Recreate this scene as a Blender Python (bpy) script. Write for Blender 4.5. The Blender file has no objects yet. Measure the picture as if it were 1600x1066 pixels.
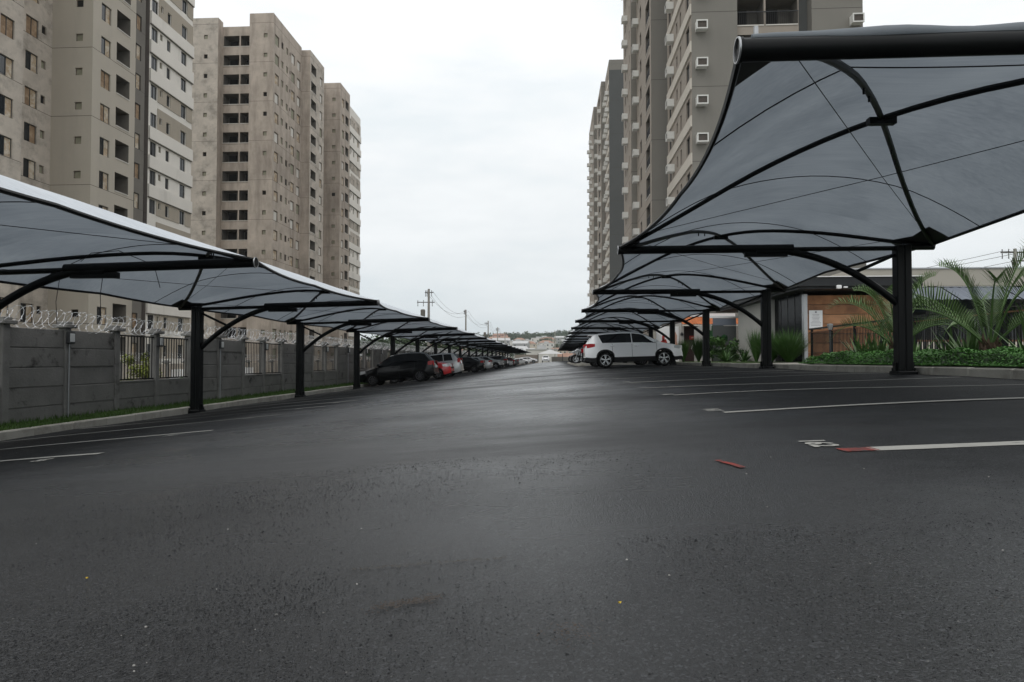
import bpy, bmesh, math, random
from mathutils import Vector, Matrix
R = math.radians
PI = math.pi
random.seed(7)
C = bpy.context.scene.collection
SC = bpy.context.scene

# ------------------------------------------------------------------ camera
# eye level is z = 0; rows of parking run along +Y
cam = bpy.data.cameras.new('camera')
cam.sensor_width = 36.0
cam.lens = 24.0
cam.clip_start = 0.05
cam.clip_end = 6000
camo = bpy.data.objects.new('camera', cam)
C.objects.link(camo)
camo.location = (0, 0, 0)
camo.rotation_euler = (R(90 + 1.56), 0, R(3.38))
SC.camera = camo

# ------------------------------------------------------------------ sky
world = bpy.data.worlds.new('World')
SC.world = world
world.use_nodes = True
nt = world.node_tree
nt.nodes.clear()
def N(t, kind, **kw):
    n = t.nodes.new(kind)
    for k, v in kw.items():
        if k in n.inputs:
            n.inputs[k].default_value = v
        else:
            setattr(n, k, v)
    return n
def ramp(t, stops, interp='LINEAR'):
    n = t.nodes.new('ShaderNodeValToRGB')
    n.color_ramp.interpolation = interp
    el = n.color_ramp.elements
    while len(el) < len(stops):
        el.new(0.5)
    for e, (p, c) in zip(el, stops):
        e.position = p
        e.color = (c[0], c[1], c[2], 1) if not isinstance(c, (int, float)) else (c, c, c, 1)
    return n
L_ = nt.links.new
tc = N(nt, 'ShaderNodeTexCoord')
sep = N(nt, 'ShaderNodeSeparateXYZ'); L_(tc.outputs['Generated'], sep.inputs[0])
grad = ramp(nt, [(0.0, (.68, .735, .765)), (.06, (.73, .78, .805)), (.17, (.84, .875, .89)), (.36, (.95, .975, .985)), (.6, (1.06, 1.07, 1.08)), (1.0, (1.16, 1.17, 1.18))])
L_(sep.outputs['Z'], grad.inputs[0])
mp = N(nt, 'ShaderNodeMapping'); mp.inputs['Scale'].default_value = (2.2, 2.2, 8.0)
L_(tc.outputs['Generated'], mp.inputs[0])
no = N(nt, 'ShaderNodeTexNoise', Scale=1.6, Detail=7.0, Roughness=.55); L_(mp.outputs[0], no.inputs['Vector'])
cr = ramp(nt, [(.33, (.90, .93, .945)), (.52, (1.0, 1.0, 1.0)), (.68, (1.07, 1.06, 1.055))]); L_(no.outputs['Fac'], cr.inputs[0])
mul = N(nt, 'ShaderNodeMix', data_type='RGBA', blend_type='MULTIPLY'); mul.inputs[0].default_value = 1
L_(grad.outputs[0], mul.inputs[6]); L_(cr.outputs[0], mul.inputs[7])
# the clear sky above the cloud deck adds a trace of its own colour
sky = N(nt, 'ShaderNodeTexSky', sky_type='NISHITA'); sky.sun_disc = False
sky.sun_elevation = R(55); sky.sun_rotation = R(150)
skym = N(nt, 'ShaderNodeMix', data_type='RGBA', blend_type='ADD'); skym.inputs[0].default_value = .004
L_(mul.outputs[2], skym.inputs[6]); L_(sky.outputs[0], skym.inputs[7])
bg = N(nt, 'ShaderNodeBackground', Strength=1.03); L_(skym.outputs[2], bg.inputs[0])
wo = N(nt, 'ShaderNodeOutputWorld'); L_(bg.outputs[0], wo.inputs[0])

sun = bpy.data.lights.new('sun', 'SUN')
sun.energy = .5
sun.angle = R(40)
sun.color = (1, .97, .93)
suno = bpy.data.objects.new('sun', sun); C.objects.link(suno)
suno.rotation_euler = (R(35), 0, R(-30))
suno.location = (0, 0, 80)

SC.view_settings.view_transform = 'Standard'
SC.view_settings.look = 'None'
SC.view_settings.gamma = 1
SC.view_settings.exposure = 0
SC.view_settings.use_curve_mapping = False

# ------------------------------------------------------------------ materials
MT = {}
def mat(name, col, rough=.7, spec=.3, metal=0.0, var=.0, vscale=2.0, bump=0.0, bscale=30.0, dirt=None, dscale=.6, dlim=(.55, .7), streak=False, coat=0.0, rnd=False):
    m = bpy.data.materials.new(name); m.use_nodes = True
    t = m.node_tree; p = t.nodes['Principled BSDF']
    p.inputs['Roughness'].default_value = rough
    p.inputs['Specular IOR Level'].default_value = spec
    p.inputs['Metallic'].default_value = metal
    p.inputs['Coat Weight'].default_value = coat
    p.inputs['Coat Roughness'].default_value = .06
    p.inputs['Base Color'].default_value = (*col, 1)
    if var or dirt or bump:
        co = N(t, 'ShaderNodeTexCoord')
        src = None
        vec = co.outputs['Object']
        if rnd:
            oi = N(t, 'ShaderNodeObjectInfo'); sc_ = N(t, 'ShaderNodeMath', operation='MULTIPLY'); sc_.inputs[1].default_value = 60.0
            t.links.new(oi.outputs['Random'], sc_.inputs[0])
            va = N(t, 'ShaderNodeVectorMath', operation='ADD'); t.links.new(co.outputs['Object'], va.inputs[0]); t.links.new(sc_.outputs[0], va.inputs[1]); vec = va.outputs[0]
        if var:
            n1 = N(t, 'ShaderNodeTexNoise', Scale=vscale, Detail=6.0, Roughness=.65)
            t.links.new(vec, n1.inputs['Vector'])
            r1 = ramp(t, [(.25, tuple(c * (1 - var) for c in col)), (.75, tuple(min(1, c * (1 + var)) for c in col))])
            t.links.new(n1.outputs['Fac'], r1.inputs[0]); src = r1.outputs[0]
        if dirt:
            mpp = N(t, 'ShaderNodeMapping')
            mpp.inputs['Scale'].default_value = (1, 1, .22 if streak else 1)
            t.links.new(vec, mpp.inputs[0])
            n2 = N(t, 'ShaderNodeTexNoise', Scale=dscale, Detail=8.0, Roughness=.7)
            t.links.new(mpp.outputs[0], n2.inputs['Vector'])
            r2 = ramp(t, [(dlim[0], 0.0), (dlim[1], 1.0)]); t.links.new(n2.outputs['Fac'], r2.inputs[0])
            mx = N(t, 'ShaderNodeMix', data_type='RGBA')
            t.links.new(r2.outputs[0], mx.inputs[0])
            if src: t.links.new(src, mx.inputs[6])
            else: mx.inputs[6].default_value = (*col, 1)
            mx.inputs[7].default_value = (*dirt, 1); src = mx.outputs[2]
        if src: t.links.new(src, p.inputs['Base Color'])
        if bump:
            n3 = N(t, 'ShaderNodeTexNoise', Scale=bscale, Detail=4.0)
            t.links.new(vec, n3.inputs['Vector'])
            b = N(t, 'ShaderNodeBump', Strength=bump, Distance=.02)
            t.links.new(n3.outputs['Fac'], b.inputs['Height']); t.links.new(b.outputs[0], p.inputs['Normal'])
    MT[name] = m
    return m

mat('black_steel', (.005, .006, .0063), .42, .18, var=.2, vscale=3)
mat('wire', (.02, .02, .022), .6)
mat('concrete_wall', (.19, .185, .175), .9, .2, var=.22, vscale=1.3, bump=.5, bscale=22, dirt=(.06, .057, .053), dscale=1.7, dlim=(.57, .68), rnd=True)
mat('concrete_post', (.21, .205, .195), .9, .2, var=.2, vscale=2.2, bump=.4, bscale=25, dirt=(.07, .067, .06), dscale=1.2, rnd=True)
mat('kerb', (.42, .40, .355), .9, .2, var=.22, vscale=1.6, bump=.4, bscale=30, dirt=(.19, .175, .145), dscale=1.3, dlim=(.5, .75), rnd=True)
mat('soil', (.055, .043, .03), .95, .1, var=.3, vscale=3, bump=.6, bscale=20)
mat('grass', (.055, .095, .022), .8, .2, var=.5, vscale=2.5)
mat('grass_blade', (.06, .115, .025), .7, .25, var=.4, vscale=3)
mat('pave', (.30, .285, .25), .9, .2, var=.2, vscale=1.2, bump=.3, bscale=20)
mat('raw_concrete', (.46, .395, .335), .92, .15, var=.24, vscale=.5, bump=.2, bscale=12, dirt=(.25, .21, .178), dscale=.42, dlim=(.47, .70), streak=True)
mat('raw_concrete_light', (.50, .445, .385), .92, .15, var=.22, vscale=.55, bump=.2, bscale=12, dirt=(.25, .225, .195), dscale=.6, dlim=(.48, .70))
mat('paint_beige', (.47, .425, .36), .85, .2, var=.05, vscale=.3, dirt=(.39, .35, .30), dscale=.3, dlim=(.5, .8), streak=True)
mat('paint_sand', (.40, .35, .285), .85, .2, var=.05, vscale=.3, dirt=(.32, .29, .24), dscale=.4, dlim=(.5, .8))
mat('paint_white', (.76, .72, .66), .85, .2, var=.05, vscale=.3, dirt=(.5, .47, .42), dscale=.4, dlim=(.55, .85), streak=True)
mat('paint_dark', (.19, .175, .155), .85, .2, var=.06, vscale=.3, dirt=(.15, .14, .125), dscale=.4, dlim=(.5, .8))
mat('paint_umber', (.17, .148, .132), .85, .2, var=.06, vscale=.5)
mat('paint_taupe', (.34, .295, .25), .85, .2, var=.05, vscale=.25, dirt=(.265, .235, .2), dscale=.25, dlim=(.5, .8), streak=True)
mat('paint_grey', (.225, .212, .188), .85, .2, var=.05, vscale=.25, dirt=(.19, .18, .16), dscale=.25, dlim=(.5, .8), streak=True)
mat('paint_charcoal', (.105, .108, .105), .85, .2, var=.06, vscale=.3)
mat('paint_cream', (.60, .55, .48), .85, .2, var=.04, vscale=.4)
mat('navy', (.045, .06, .085), .7, .3)
mat('joint', (.09, .08, .07), .9)
mat('sill', (.62, .59, .54), .8)
mat('frame_dark', (.03, .032, .034), .5, .4)
mat('frame_pale', (.13, .10, .075), .85, var=.15, vscale=2)
mat('glass_dark', (.012, .015, .018), .08, .6)
mat('glass_shade', (.006, .007, .008), .2, .03)
mat('glass_grey', (.05, .055, .06), .12, .6)
mat('paper_tan', (.40, .30, .20), .8, .15, var=.4, vscale=1.8, dirt=(.60, .54, .45), dscale=1.6, dlim=(.45, .62), rnd=True)
mat('paper_orange', (.28, .19, .12), .8, .15, var=.35, vscale=1.6, dirt=(.42, .32, .22), dscale=2.0, dlim=(.5, .65), rnd=True)
mat('vent_green', (.27, .26, .19), .8, var=.2, vscale=3)
mat('void', (.025, .023, .021), .95, .05)
mat('interior', (.16, .145, .125), .95, .1, var=.2, vscale=1)
mat('ac_white', (.70, .69, .65), .6, .3)
mat('ac_grille', (.13, .11, .095), .7, var=.3, vscale=9)
mat('wood', (.36, .17, .08), .6, .3, var=.3, vscale=2.5, dirt=(.19, .085, .04), dscale=1.6, dlim=(.46, .72), rnd=True)
mat('wood_b', (.30, .145, .07), .6, .3, var=.3, vscale=2.1, dirt=(.14, .065, .033), dscale=1.9, dlim=(.44, .7), rnd=True)
mat('wood_c', (.42, .215, .11), .6, .3, var=.25, vscale=2.9, dirt=(.24, .11, .05), dscale=1.4, dlim=(.48, .72), rnd=True)
mat('wood_dark', (.13, .062, .034), .65, .3, var=.3, vscale=3)
mat('panel_grey', (.085, .09, .09), .45, .4, var=.15, vscale=.8)
mat('wall_light', (.47, .46, .43), .85, .2, var=.06, vscale=.8)
mat('wall_beige', (.40, .375, .325), .85, .2, var=.05, vscale=.4)
mat('roof_black', (.022, .024, .026), .6, .3)
mat('awning_blue', (.16, .18, .215), .6, .3)
mat('white', (.78, .78, .77), .6, .3)
mat('white_sheet', (.80, .81, .82), .7, .2, var=.04, vscale=1)
mat('terracotta', (.43, .14, .055), .75, .2, var=.3, vscale=3, rnd=True)
mat('pink_paint', (.60, .36, .28), .85, var=.1, vscale=1)
mat('red_paint', (.42, .045, .035), .6, .3)
mat('sign_dark', (.035, .02, .018), .6)
mat('pale_mark', (.62, .60, .56), .7)
mat('ink', (.25, .25, .27), .8)
mat('galv', (.42, .43, .44), .35, .5, metal=.7)
mat('barb', (.80, .81, .82), .38, .5, metal=.35)
mat('pole_concrete', (.37, .35, .32), .9, var=.15, vscale=1)
mat('insulator', (.10, .09, .085), .5)
mat('leaf_dark', (.028, .062, .016), .55, .4, var=.35, vscale=1.5)
mat('leaf_mid', (.06, .135, .03), .55, .4, var=.4, vscale=1.5)
mat('leaf_hedge', (.065, .19, .03), .55, .35, var=.45, vscale=2.5)
mat('leaf_palm', (.10, .17, .055), .5, .4, var=.3, vscale=2.0)
mat('leaf_flax', (.09, .16, .05), .5, .4, var=.35, vscale=2.0)
mat('leaf_yellow', (.17, .20, .035), .6, .3, var=.5, vscale=2)
mat('leaf_banana', (.025, .085, .03), .35, .5, var=.35, vscale=3)
mat('leaf_far', (.06, .09, .045), .8, .15, var=.45, vscale=.05)
mat('trunk', (.085, .06, .042), .9, .1, var=.3, vscale=5, bump=.6, bscale=25)
mat('bark', (.11, .085, .06), .95, .1, var=.3, vscale=4)
mat('stone', (.33, .32, .29), .9, var=.2, vscale=3)
mat('tyre', (.012, .012, .012), .85, .2)
mat('rim', (.55, .56, .57), .25, .5, metal=.8)
mat('rim_dark', (.10, .10, .105), .35, .5, metal=.6)
mat('car_white', (.93, .935, .94), .35, .5, coat=1.0)
mat('car_black', (.0025, .003, .0033), .18, .22, coat=.22)
mat('car_silver', (.56, .57, .57), .35, .5, metal=.5, coat=1.0)
mat('car_grey', (.10, .105, .11), .35, .5, metal=.3, coat=1.0)
mat('car_red', (.55, .014, .018), .35, .5, coat=1.0)
mat('car_wine', (.11, .018, .02), .35, .5, coat=1.0)
mat('car_glass', (.004, .005, .006), .06, .4)
mat('cladding', (.014, .014, .015), .7, .3)
mat('lamp_red', (.42, .012, .016), .15, .6)
mat('lamp_clear', (.70, .72, .74), .12, .7, metal=.3)
mat('plate', (.55, .56, .57), .5)
mat('chrome', (.75, .76, .77), .12, .5, metal=1.0)
mat('house_white', (.66, .64, .60), .85, var=.08, vscale=.3)
mat('house_cream', (.56, .50, .41), .85, var=.08, vscale=.3)
mat('house_pink', (.50, .31, .26), .85, var=.08, vscale=.3)
mat('house_grey', (.36, .36, .35), .85, var=.08, vscale=.3)
mat('roof_clay', (.33, .20, .145), .85, var=.3, vscale=1)
mat('roof_sheet', (.50, .50, .49), .6, var=.15, vscale=.6)
mat('yellow_leaf', (.55, .38, .03), .7)
mat('pebble', (.32, .31, .29), .9)
mat('red_mark', (.24, .045, .036), .8, .2, dirt=(.05, .045, .045), dscale=14, dlim=(.42, .6))
mat('line_paint', (.33, .325, .30), .8, .25, var=.12, vscale=6, dirt=(.07, .07, .07), dscale=9, dlim=(.60, .72))
mat('lamp_glass', (.60, .61, .60), .3, .4)

# shade cloth: pale woven mesh that lets a little light through
def cloth_material():
    m = bpy.data.materials.new('shade_cloth'); m.use_nodes = True; t = m.node_tree; t.nodes.clear()
    co = N(t, 'ShaderNodeTexCoord')
    mpp = N(t, 'ShaderNodeMapping'); mpp.inputs['Scale'].default_value = (.5, 13, 13); mpp.inputs['Rotation'].default_value = (0, 0, R(9))
    t.links.new(co.outputs['Object'], mpp.inputs[0])
    n1 = N(t, 'ShaderNodeTexNoise', Scale=1.6, Detail=5.0, Roughness=.6); t.links.new(mpp.outputs[0], n1.inputs['Vector'])
    n2 = N(t, 'ShaderNodeTexNoise', Scale=.8, Detail=4.0); t.links.new(co.outputs['Object'], n2.inputs['Vector'])
    ad = N(t, 'ShaderNodeMath', operation='ADD'); t.links.new(n1.outputs['Fac'], ad.inputs[0]); t.links.new(n2.outputs['Fac'], ad.inputs[1])
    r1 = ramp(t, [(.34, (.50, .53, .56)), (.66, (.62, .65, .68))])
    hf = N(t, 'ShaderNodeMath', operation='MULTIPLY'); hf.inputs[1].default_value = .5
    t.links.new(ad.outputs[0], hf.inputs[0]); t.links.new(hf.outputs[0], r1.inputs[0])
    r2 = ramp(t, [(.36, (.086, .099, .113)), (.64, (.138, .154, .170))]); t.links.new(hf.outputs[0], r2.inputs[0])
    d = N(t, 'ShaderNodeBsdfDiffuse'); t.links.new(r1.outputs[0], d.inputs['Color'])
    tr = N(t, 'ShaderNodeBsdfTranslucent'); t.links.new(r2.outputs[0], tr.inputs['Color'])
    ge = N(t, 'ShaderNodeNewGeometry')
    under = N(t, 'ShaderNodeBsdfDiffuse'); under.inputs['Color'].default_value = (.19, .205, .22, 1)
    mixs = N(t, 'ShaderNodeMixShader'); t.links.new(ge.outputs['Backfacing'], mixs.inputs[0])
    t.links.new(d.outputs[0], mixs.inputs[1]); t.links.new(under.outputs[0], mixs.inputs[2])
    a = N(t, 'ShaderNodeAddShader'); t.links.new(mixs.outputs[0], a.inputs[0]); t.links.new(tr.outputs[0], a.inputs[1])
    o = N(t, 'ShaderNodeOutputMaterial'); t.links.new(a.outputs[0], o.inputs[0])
    MT['cloth'] = m
cloth_material()

# damp asphalt
def asphalt_material():
    m = bpy.data.materials.new('asphalt'); m.use_nodes = True; t = m.node_tree; p = t.nodes['Principled BSDF']
    ln = t.links.new
    co = N(t, 'ShaderNodeTexCoord'); O = co.outputs['Object']
    big = N(t, 'ShaderNodeTexNoise', Scale=.33, Detail=7.0, Roughness=.62); ln(O, big.inputs['Vector'])
    mid = N(t, 'ShaderNodeTexNoise', Scale=9.0, Detail=5.0, Roughness=.7); ln(O, mid.inputs['Vector'])
    vor = N(t, 'ShaderNodeTexVoronoi', Scale=210.0); ln(O, vor.inputs['Vector'])
    vor2 = N(t, 'ShaderNodeTexVoronoi', Scale=85.0); ln(O, vor2.inputs['Vector'])
    fine = N(t, 'ShaderNodeTexNoise', Scale=330.0, Detail=3.0, Roughness=.7); ln(O, fine.inputs['Vector'])
    c1 = ramp(t, [(.3, (.0115, .0124, .0135)), (.7, (.024, .0248, .0262))]); ln(big.outputs['Fac'], c1.inputs[0])
    # paler and darker stones
    st = ramp(t, [(.15, .25), (.4, .9), (.6, 1.1), (.76, 1.7), (.86, 3.2)]); ln(vor.outputs['Color'], st.inputs[0])
    mu = N(t, 'ShaderNodeMix', data_type='RGBA', blend_type='MULTIPLY'); mu.inputs[0].default_value = .9
    ln(c1.outputs[0], mu.inputs[6]); ln(st.outputs[0], mu.inputs[7])
    # brown mud stains
    bs = N(t, 'ShaderNodeTexNoise', Scale=.9, Detail=8.0, Roughness=.7); ln(O, bs.inputs['Vector'])
    br = ramp(t, [(.60, 0.0), (.74, .6)]); ln(bs.outputs['Fac'], br.inputs[0])
    mx = N(t, 'ShaderNodeMix', data_type='RGBA'); ln(br.outputs[0], mx.inputs[0]); ln(mu.outputs[2], mx.inputs[6]); mx.inputs[7].default_value = (.055, .044, .036, 1)
    ln(mx.outputs[2], p.inputs['Base Color'])
    # damp and dry areas differ in gloss
    mp3 = N(t, 'ShaderNodeMapping'); mp3.inputs['Scale'].default_value = (.28, .75, 1); ln(O, mp3.inputs[0])
    wet = N(t, 'ShaderNodeTexNoise', Scale=.55, Detail=6.0, Roughness=.6); ln(mp3.outputs[0], wet.inputs['Vector'])
    sx = N(t, 'ShaderNodeSeparateXYZ'); ln(O, sx.inputs[0])
    wob = N(t, 'ShaderNodeMath', operation='MULTIPLY_ADD'); ln(big.outputs['Fac'], wob.inputs[0]); wob.inputs[1].default_value = 5.0; ln(sx.outputs['X'], wob.inputs[2])
    # X + 2.5 on average: lane from -4.6 to 1.3
    lane = N(t, 'ShaderNodeMapRange', interpolation_type='SMOOTHSTEP'); lane.inputs['From Min'].default_value = -3.4; lane.inputs['From Max'].default_value = -.6; ln(wob.outputs[0], lane.inputs['Value'])
    lane2 = N(t, 'ShaderNodeMapRange', interpolation_type='SMOOTHSTEP'); lane2.inputs['From Min'].default_value = 2.6; lane2.inputs['From Max'].default_value = 5.0; lane2.inputs['To Min'].default_value = 1.0; lane2.inputs['To Max'].default_value = 0.0; ln(wob.outputs[0], lane2.inputs['Value'])
    lw = N(t, 'ShaderNodeMath', operation='MULTIPLY'); ln(lane.outputs[0], lw.inputs[0]); ln(lane2.outputs[0], lw.inputs[1])
    rwet = ramp(t, [(.38, .20), (.50, .31), (.62, .52)]); ln(wet.outputs['Fac'], rwet.inputs[0])
    rmx = N(t, 'ShaderNodeMix', data_type='FLOAT'); ln(lw.outputs[0], rmx.inputs[0]); rmx.inputs[2].default_value = .62; ln(rwet.outputs[0], rmx.inputs[3])
    ln(rmx.outputs[0], p.inputs['Roughness'])
    smx = N(t, 'ShaderNodeMix', data_type='FLOAT'); ln(lw.outputs[0], smx.inputs[0]); smx.inputs[2].default_value = .10; smx.inputs[3].default_value = .50
    ln(smx.outputs[0], p.inputs['Specular IOR Level'])
    # relief
    a1 = N(t, 'ShaderNodeMath', operation='MULTIPLY'); ln(vor.outputs['Distance'], a1.inputs[0]); a1.inputs[1].default_value = -.9
    a2 = N(t, 'ShaderNodeMath', operation='MULTIPLY_ADD'); ln(vor2.outputs['Distance'], a2.inputs[0]); a2.inputs[1].default_value = -.8; ln(a1.outputs[0], a2.inputs[2])
    rg = ramp(t, [(.40, .12), (.58, 1.3)]); ln(big.outputs['Fac'], rg.inputs[0])
    a3 = N(t, 'ShaderNodeMath', operation='MULTIPLY'); ln(a2.outputs[0], a3.inputs[0]); ln(rg.outputs[0], a3.inputs[1])
    a4 = N(t, 'ShaderNodeMath', operation='MULTIPLY_ADD'); ln(fine.outputs['Fac'], a4.inputs[0]); a4.inputs[1].default_value = .5; ln(a3.outputs[0], a4.inputs[2])
    a5 = N(t, 'ShaderNodeMath', operation='MULTIPLY_ADD'); ln(mid.outputs['Fac'], a5.inputs[0]); a5.inputs[1].default_value = .5; ln(a4.outputs[0], a5.inputs[2])
    b = N(t, 'ShaderNodeBump', Strength=.7, Distance=.007); ln(a5.outputs[0], b.inputs['Height'])
    und = N(t, 'ShaderNodeTexNoise', Scale=.5, Detail=3.0); ln(mp3.outputs[0], und.inputs['Vector'])
    b2 = N(t, 'ShaderNodeBump', Strength=.35, Distance=.12); ln(und.outputs['Fac'], b2.inputs['Height']); ln(b.outputs[0], b2.inputs['Normal'])
    ln(b2.outputs[0], p.inputs['Normal'])
    MT['asphalt'] = m
asphalt_material()

# ------------------------------------------------------------------ mesh helpers
class MB:
    def __init__(s):
        s.v = []; s.f = []; s.m = []
    def quad(s, a, b, c, d, m=0):
        n = len(s.v); s.v += [tuple(a), tuple(b), tuple(c), tuple(d)]; s.f.append((n, n + 1, n + 2, n + 3)); s.m.append(m)
    def tri(s, a, b, c, m=0):
        n = len(s.v); s.v += [tuple(a), tuple(b), tuple(c)]; s.f.append((n, n + 1, n + 2)); s.m.append(m)
    def box(s, x0, x1, y0, y1, z0, z1, m=0, M=None):
        n = len(s.v)
        p = [(x0, y0, z0), (x1, y0, z0), (x1, y1, z0), (x0, y1, z0), (x0, y0, z1), (x1, y0, z1), (x1, y1, z1), (x0, y1, z1)]
        if M is not None: p = [tuple(M @ Vector(q)) for q in p]
        s.v += p
        for f in ((0, 3, 2, 1), (4, 5, 6, 7), (0, 1, 5, 4), (1, 2, 6, 5), (2, 3, 7, 6), (3, 0, 4, 7)):
            s.f.append(tuple(n + i for i in f)); s.m.append(m)
        return s
    def bbox(s, x0, x1, y0, y1, z0, z1, b=.02, m=0):
        # box with chamfered top and vertical edges
        n = len(s.v)
        def ring(i, z):
            return [(x0 + i + b, y0 + i, z), (x1 - i - b, y0 + i, z), (x1 - i, y0 + i + b, z), (x1 - i, y1 - i - b, z), (x1 - i - b, y1 - i, z), (x0 + i + b, y1 - i, z), (x0 + i, y1 - i - b, z), (x0 + i, y0 + i + b, z)]
        for i, z in ((b, z0), (0, z0 + b), (0, z1 - b), (b, z1)):
            s.v += ring(i, z)
        for k in range(3):
            for i in range(8):
                j = (i + 1) % 8
                s.f.append((n + k * 8 + i, n + k * 8 + j, n + k * 8 + 8 + j, n + k * 8 + 8 + i)); s.m.append(m)
        s.f.append(tuple(n + i for i in reversed(range(8)))); s.m.append(m)
        s.f.append(tuple(n + 24 + i for i in range(8))); s.m.append(m)
        return s
    def tube(s, pts, r, k=8, m=0, cap=True):
        pts = [Vector(p) for p in pts]; n = len(s.v)
        up = Vector((0, 0, 1))
        for i, p in enumerate(pts):
            d = (pts[min(i + 1, len(pts) - 1)] - pts[max(i - 1, 0)])
            if d.length < 1e-9: d = Vector((0, 0, 1))
            d.normalize()
            ref = up if abs(d.z) < .95 else Vector((1, 0, 0))
            a = d.cross(ref).normalized(); b = a.cross(d).normalized()
            rr = r[i] if isinstance(r, (list, tuple)) else r
            for j in range(k):
                t = 2 * PI * j / k
                s.v.append(tuple(p + a * (math.cos(t) * rr) + b * (math.sin(t) * rr)))
        for i in range(len(pts) - 1):
            for j in range(k):
                j2 = (j + 1) % k
                s.f.append((n + i * k + j, n + i * k + j2, n + (i + 1) * k + j2, n + (i + 1) * k + j)); s.m.append(m)
        if cap:
            s.f.append(tuple(n + j for j in reversed(range(k)))); s.m.append(m)
            e = n + (len(pts) - 1) * k
            s.f.append(tuple(e + j for j in range(k))); s.m.append(m)
        return s
    def lathe(s, prof, k=20, m=0, axis='z', o=(0, 0, 0)):
        n = len(s.v)
        for (r, h) in prof:
            for j in range(k):
                t = 2 * PI * j / k
                if axis == 'z': q = (r * math.cos(t), r * math.sin(t), h)
                elif axis == 'y': q = (r * math.cos(t), h, r * math.sin(t))
                else: q = (h, r * math.cos(t), r * math.sin(t))
                s.v.append((q[0] + o[0], q[1] + o[1], q[2] + o[2]))
        for i in range(len(prof) - 1):
            for j in range(k):
                j2 = (j + 1) % k
                s.f.append((n + i * k + j, n + i * k + j2, n + (i + 1) * k + j2, n + (i + 1) * k + j)); s.m.append(m)
        return s
    def grid(s, P, m=0):
        n = len(s.v); h = len(P); w = len(P[0])
        for row in P: s.v += [tuple(q) for q in row]
        for i in range(h - 1):
            for j in range(w - 1):
                s.f.append((n + i * w + j, n + i * w + j + 1, n + (i + 1) * w + j + 1, n + (i + 1) * w + j)); s.m.append(m)
        return s
    def mesh(s, name, mats, smooth=False, fixn=False):
        me = bpy.data.meshes.new(name)
        me.from_pydata(s.v, [], s.f)
        if isinstance(mats, str): mats = [mats]
        for q in mats: me.materials.append(MT[q])
        me.polygons.foreach_set('material_index', s.m)
        if fixn:
            bm = bmesh.new(); bm.from_mesh(me)
            bmesh.ops.remove_doubles(bm, verts=bm.verts, dist=1e-5)
            bmesh.ops.recalc_face_normals(bm, faces=bm.faces)
            bm.to_mesh(me); bm.free()
        if smooth:
            me.polygons.foreach_set('use_smooth', [True] * len(me.polygons))
            try: me.set_sharp_from_angle(angle=R(38))
            except Exception: pass
        me.update()
        return me
    def build(s, name, mats, parent=None, smooth=False, loc=None, rz=0, fixn=False):
        return put(name, s.mesh(name, mats, smooth, fixn), parent, loc, rz)

def put(name, me, parent=None, loc=None, rz=0, rot=None):
    o = bpy.data.objects.new(name, me); C.objects.link(o)
    if parent is not None: o.parent = parent
    if loc is not None: o.location = loc
    if rz: o.rotation_euler = (0, 0, rz)
    if rot: o.rotation_euler = rot
    return o
def thing(name, label, cat, loc=(0, 0, 0), rz=0, group=None, rot=None):
    o = bpy.data.objects.new(name, None); C.objects.link(o)
    o.location = loc; o.rotation_euler = rot if rot else (0, 0, rz)
    o.empty_display_size = .2
    o['label'] = label; o['category'] = cat
    if group: o['group'] = group
    return o
def tag(o, label, cat, group=None):
    o['label'] = label; o['category'] = cat
    if group: o['group'] = group
    return o
def struct(o):
    o['kind'] = 'structure'; return o
def copy_tree(o, parent=None, **kw):
    c = o.copy(); C.objects.link(c); c.parent = parent
    for ch in list(o.children): copy_tree(ch, c)
    for k, v in kw.items():
        if k == 'loc': c.location = v
        elif k == 'rot': c.rotation_euler = v
        elif v is not None: c[k] = v
    return c
def lerp(a, b, t): return a + (b - a) * t
def interp(pts, x):
    if x <= pts[0][0]: return pts[0][1]
    for (a, b), (c, d) in zip(pts, pts[1:]):
        if x <= c: return b + (d - b) * (x - a) / (c - a)
    return pts[-1][1]
def hermite(nodes, x):
    # nodes: (x, z, slope)
    if x <= nodes[0][0]: return nodes[0][1] + nodes[0][2] * (x - nodes[0][0])
    for (a, za, sa), (b, zb, sb) in zip(nodes, nodes[1:]):
        if x <= b:
            h = b - a; t = (x - a) / h
            return (2*t**3 - 3*t*t + 1) * za + (t**3 - 2*t*t + t) * h * sa + (-2*t**3 + 3*t*t) * zb + (t**3 - t*t) * h * sb
    return nodes[-1][1] + nodes[-1][2] * (x - nodes[-1][0])
GN = [(-9.4, -1.386, .098), (-4.3, -.89, .088), (1.5, -.44, .056), (6.5, -.262, .026)]
def gz(x): return hermite(GN, x)

# ------------------------------------------------------------------ terrain and road
YEND = 172.0
def terrain_z(x, y):
    far = interp([(-200, -2.2), (176, -2.2), (260, -9), (380, -11), (520, -2), (700, 12), (900, 22), (1050, 26), (1300, 24), (2600, 20)], y)
    n = math.sin(x * .011 + 1.3) * 3.2 + math.sin(x * .023 + y * .006) * 2.0 + math.sin(x * .0037 + .6) * 6
    k = max(0, min(1, (y - 300) / 500))
    near_r = 0
    if x > 6.5 and y < 176: near_r = 1.75
    return far + n * k + near_r
mb = MB()
xs = [-1500, -1000, -700] + list(range(-500, -40, 20)) + [-40, -25, -11.5, -10.62, -9.6, -5, 0, 6.2, 6.55, 12, 25, 40] + list(range(60, 501, 20)) + [700, 1000, 1500]
ys = [-250, -60, 0, 40, 80, 120, 160, 176, 180] + list(range(200, 1400, 25)) + [1500, 1800, 2300, 2600]
mb.grid([[(x, y, terrain_z(x, y) - (.9 if -10.6 < x < 6.5 and y < 178 else 0)) for x in xs] for y in ys])
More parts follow.
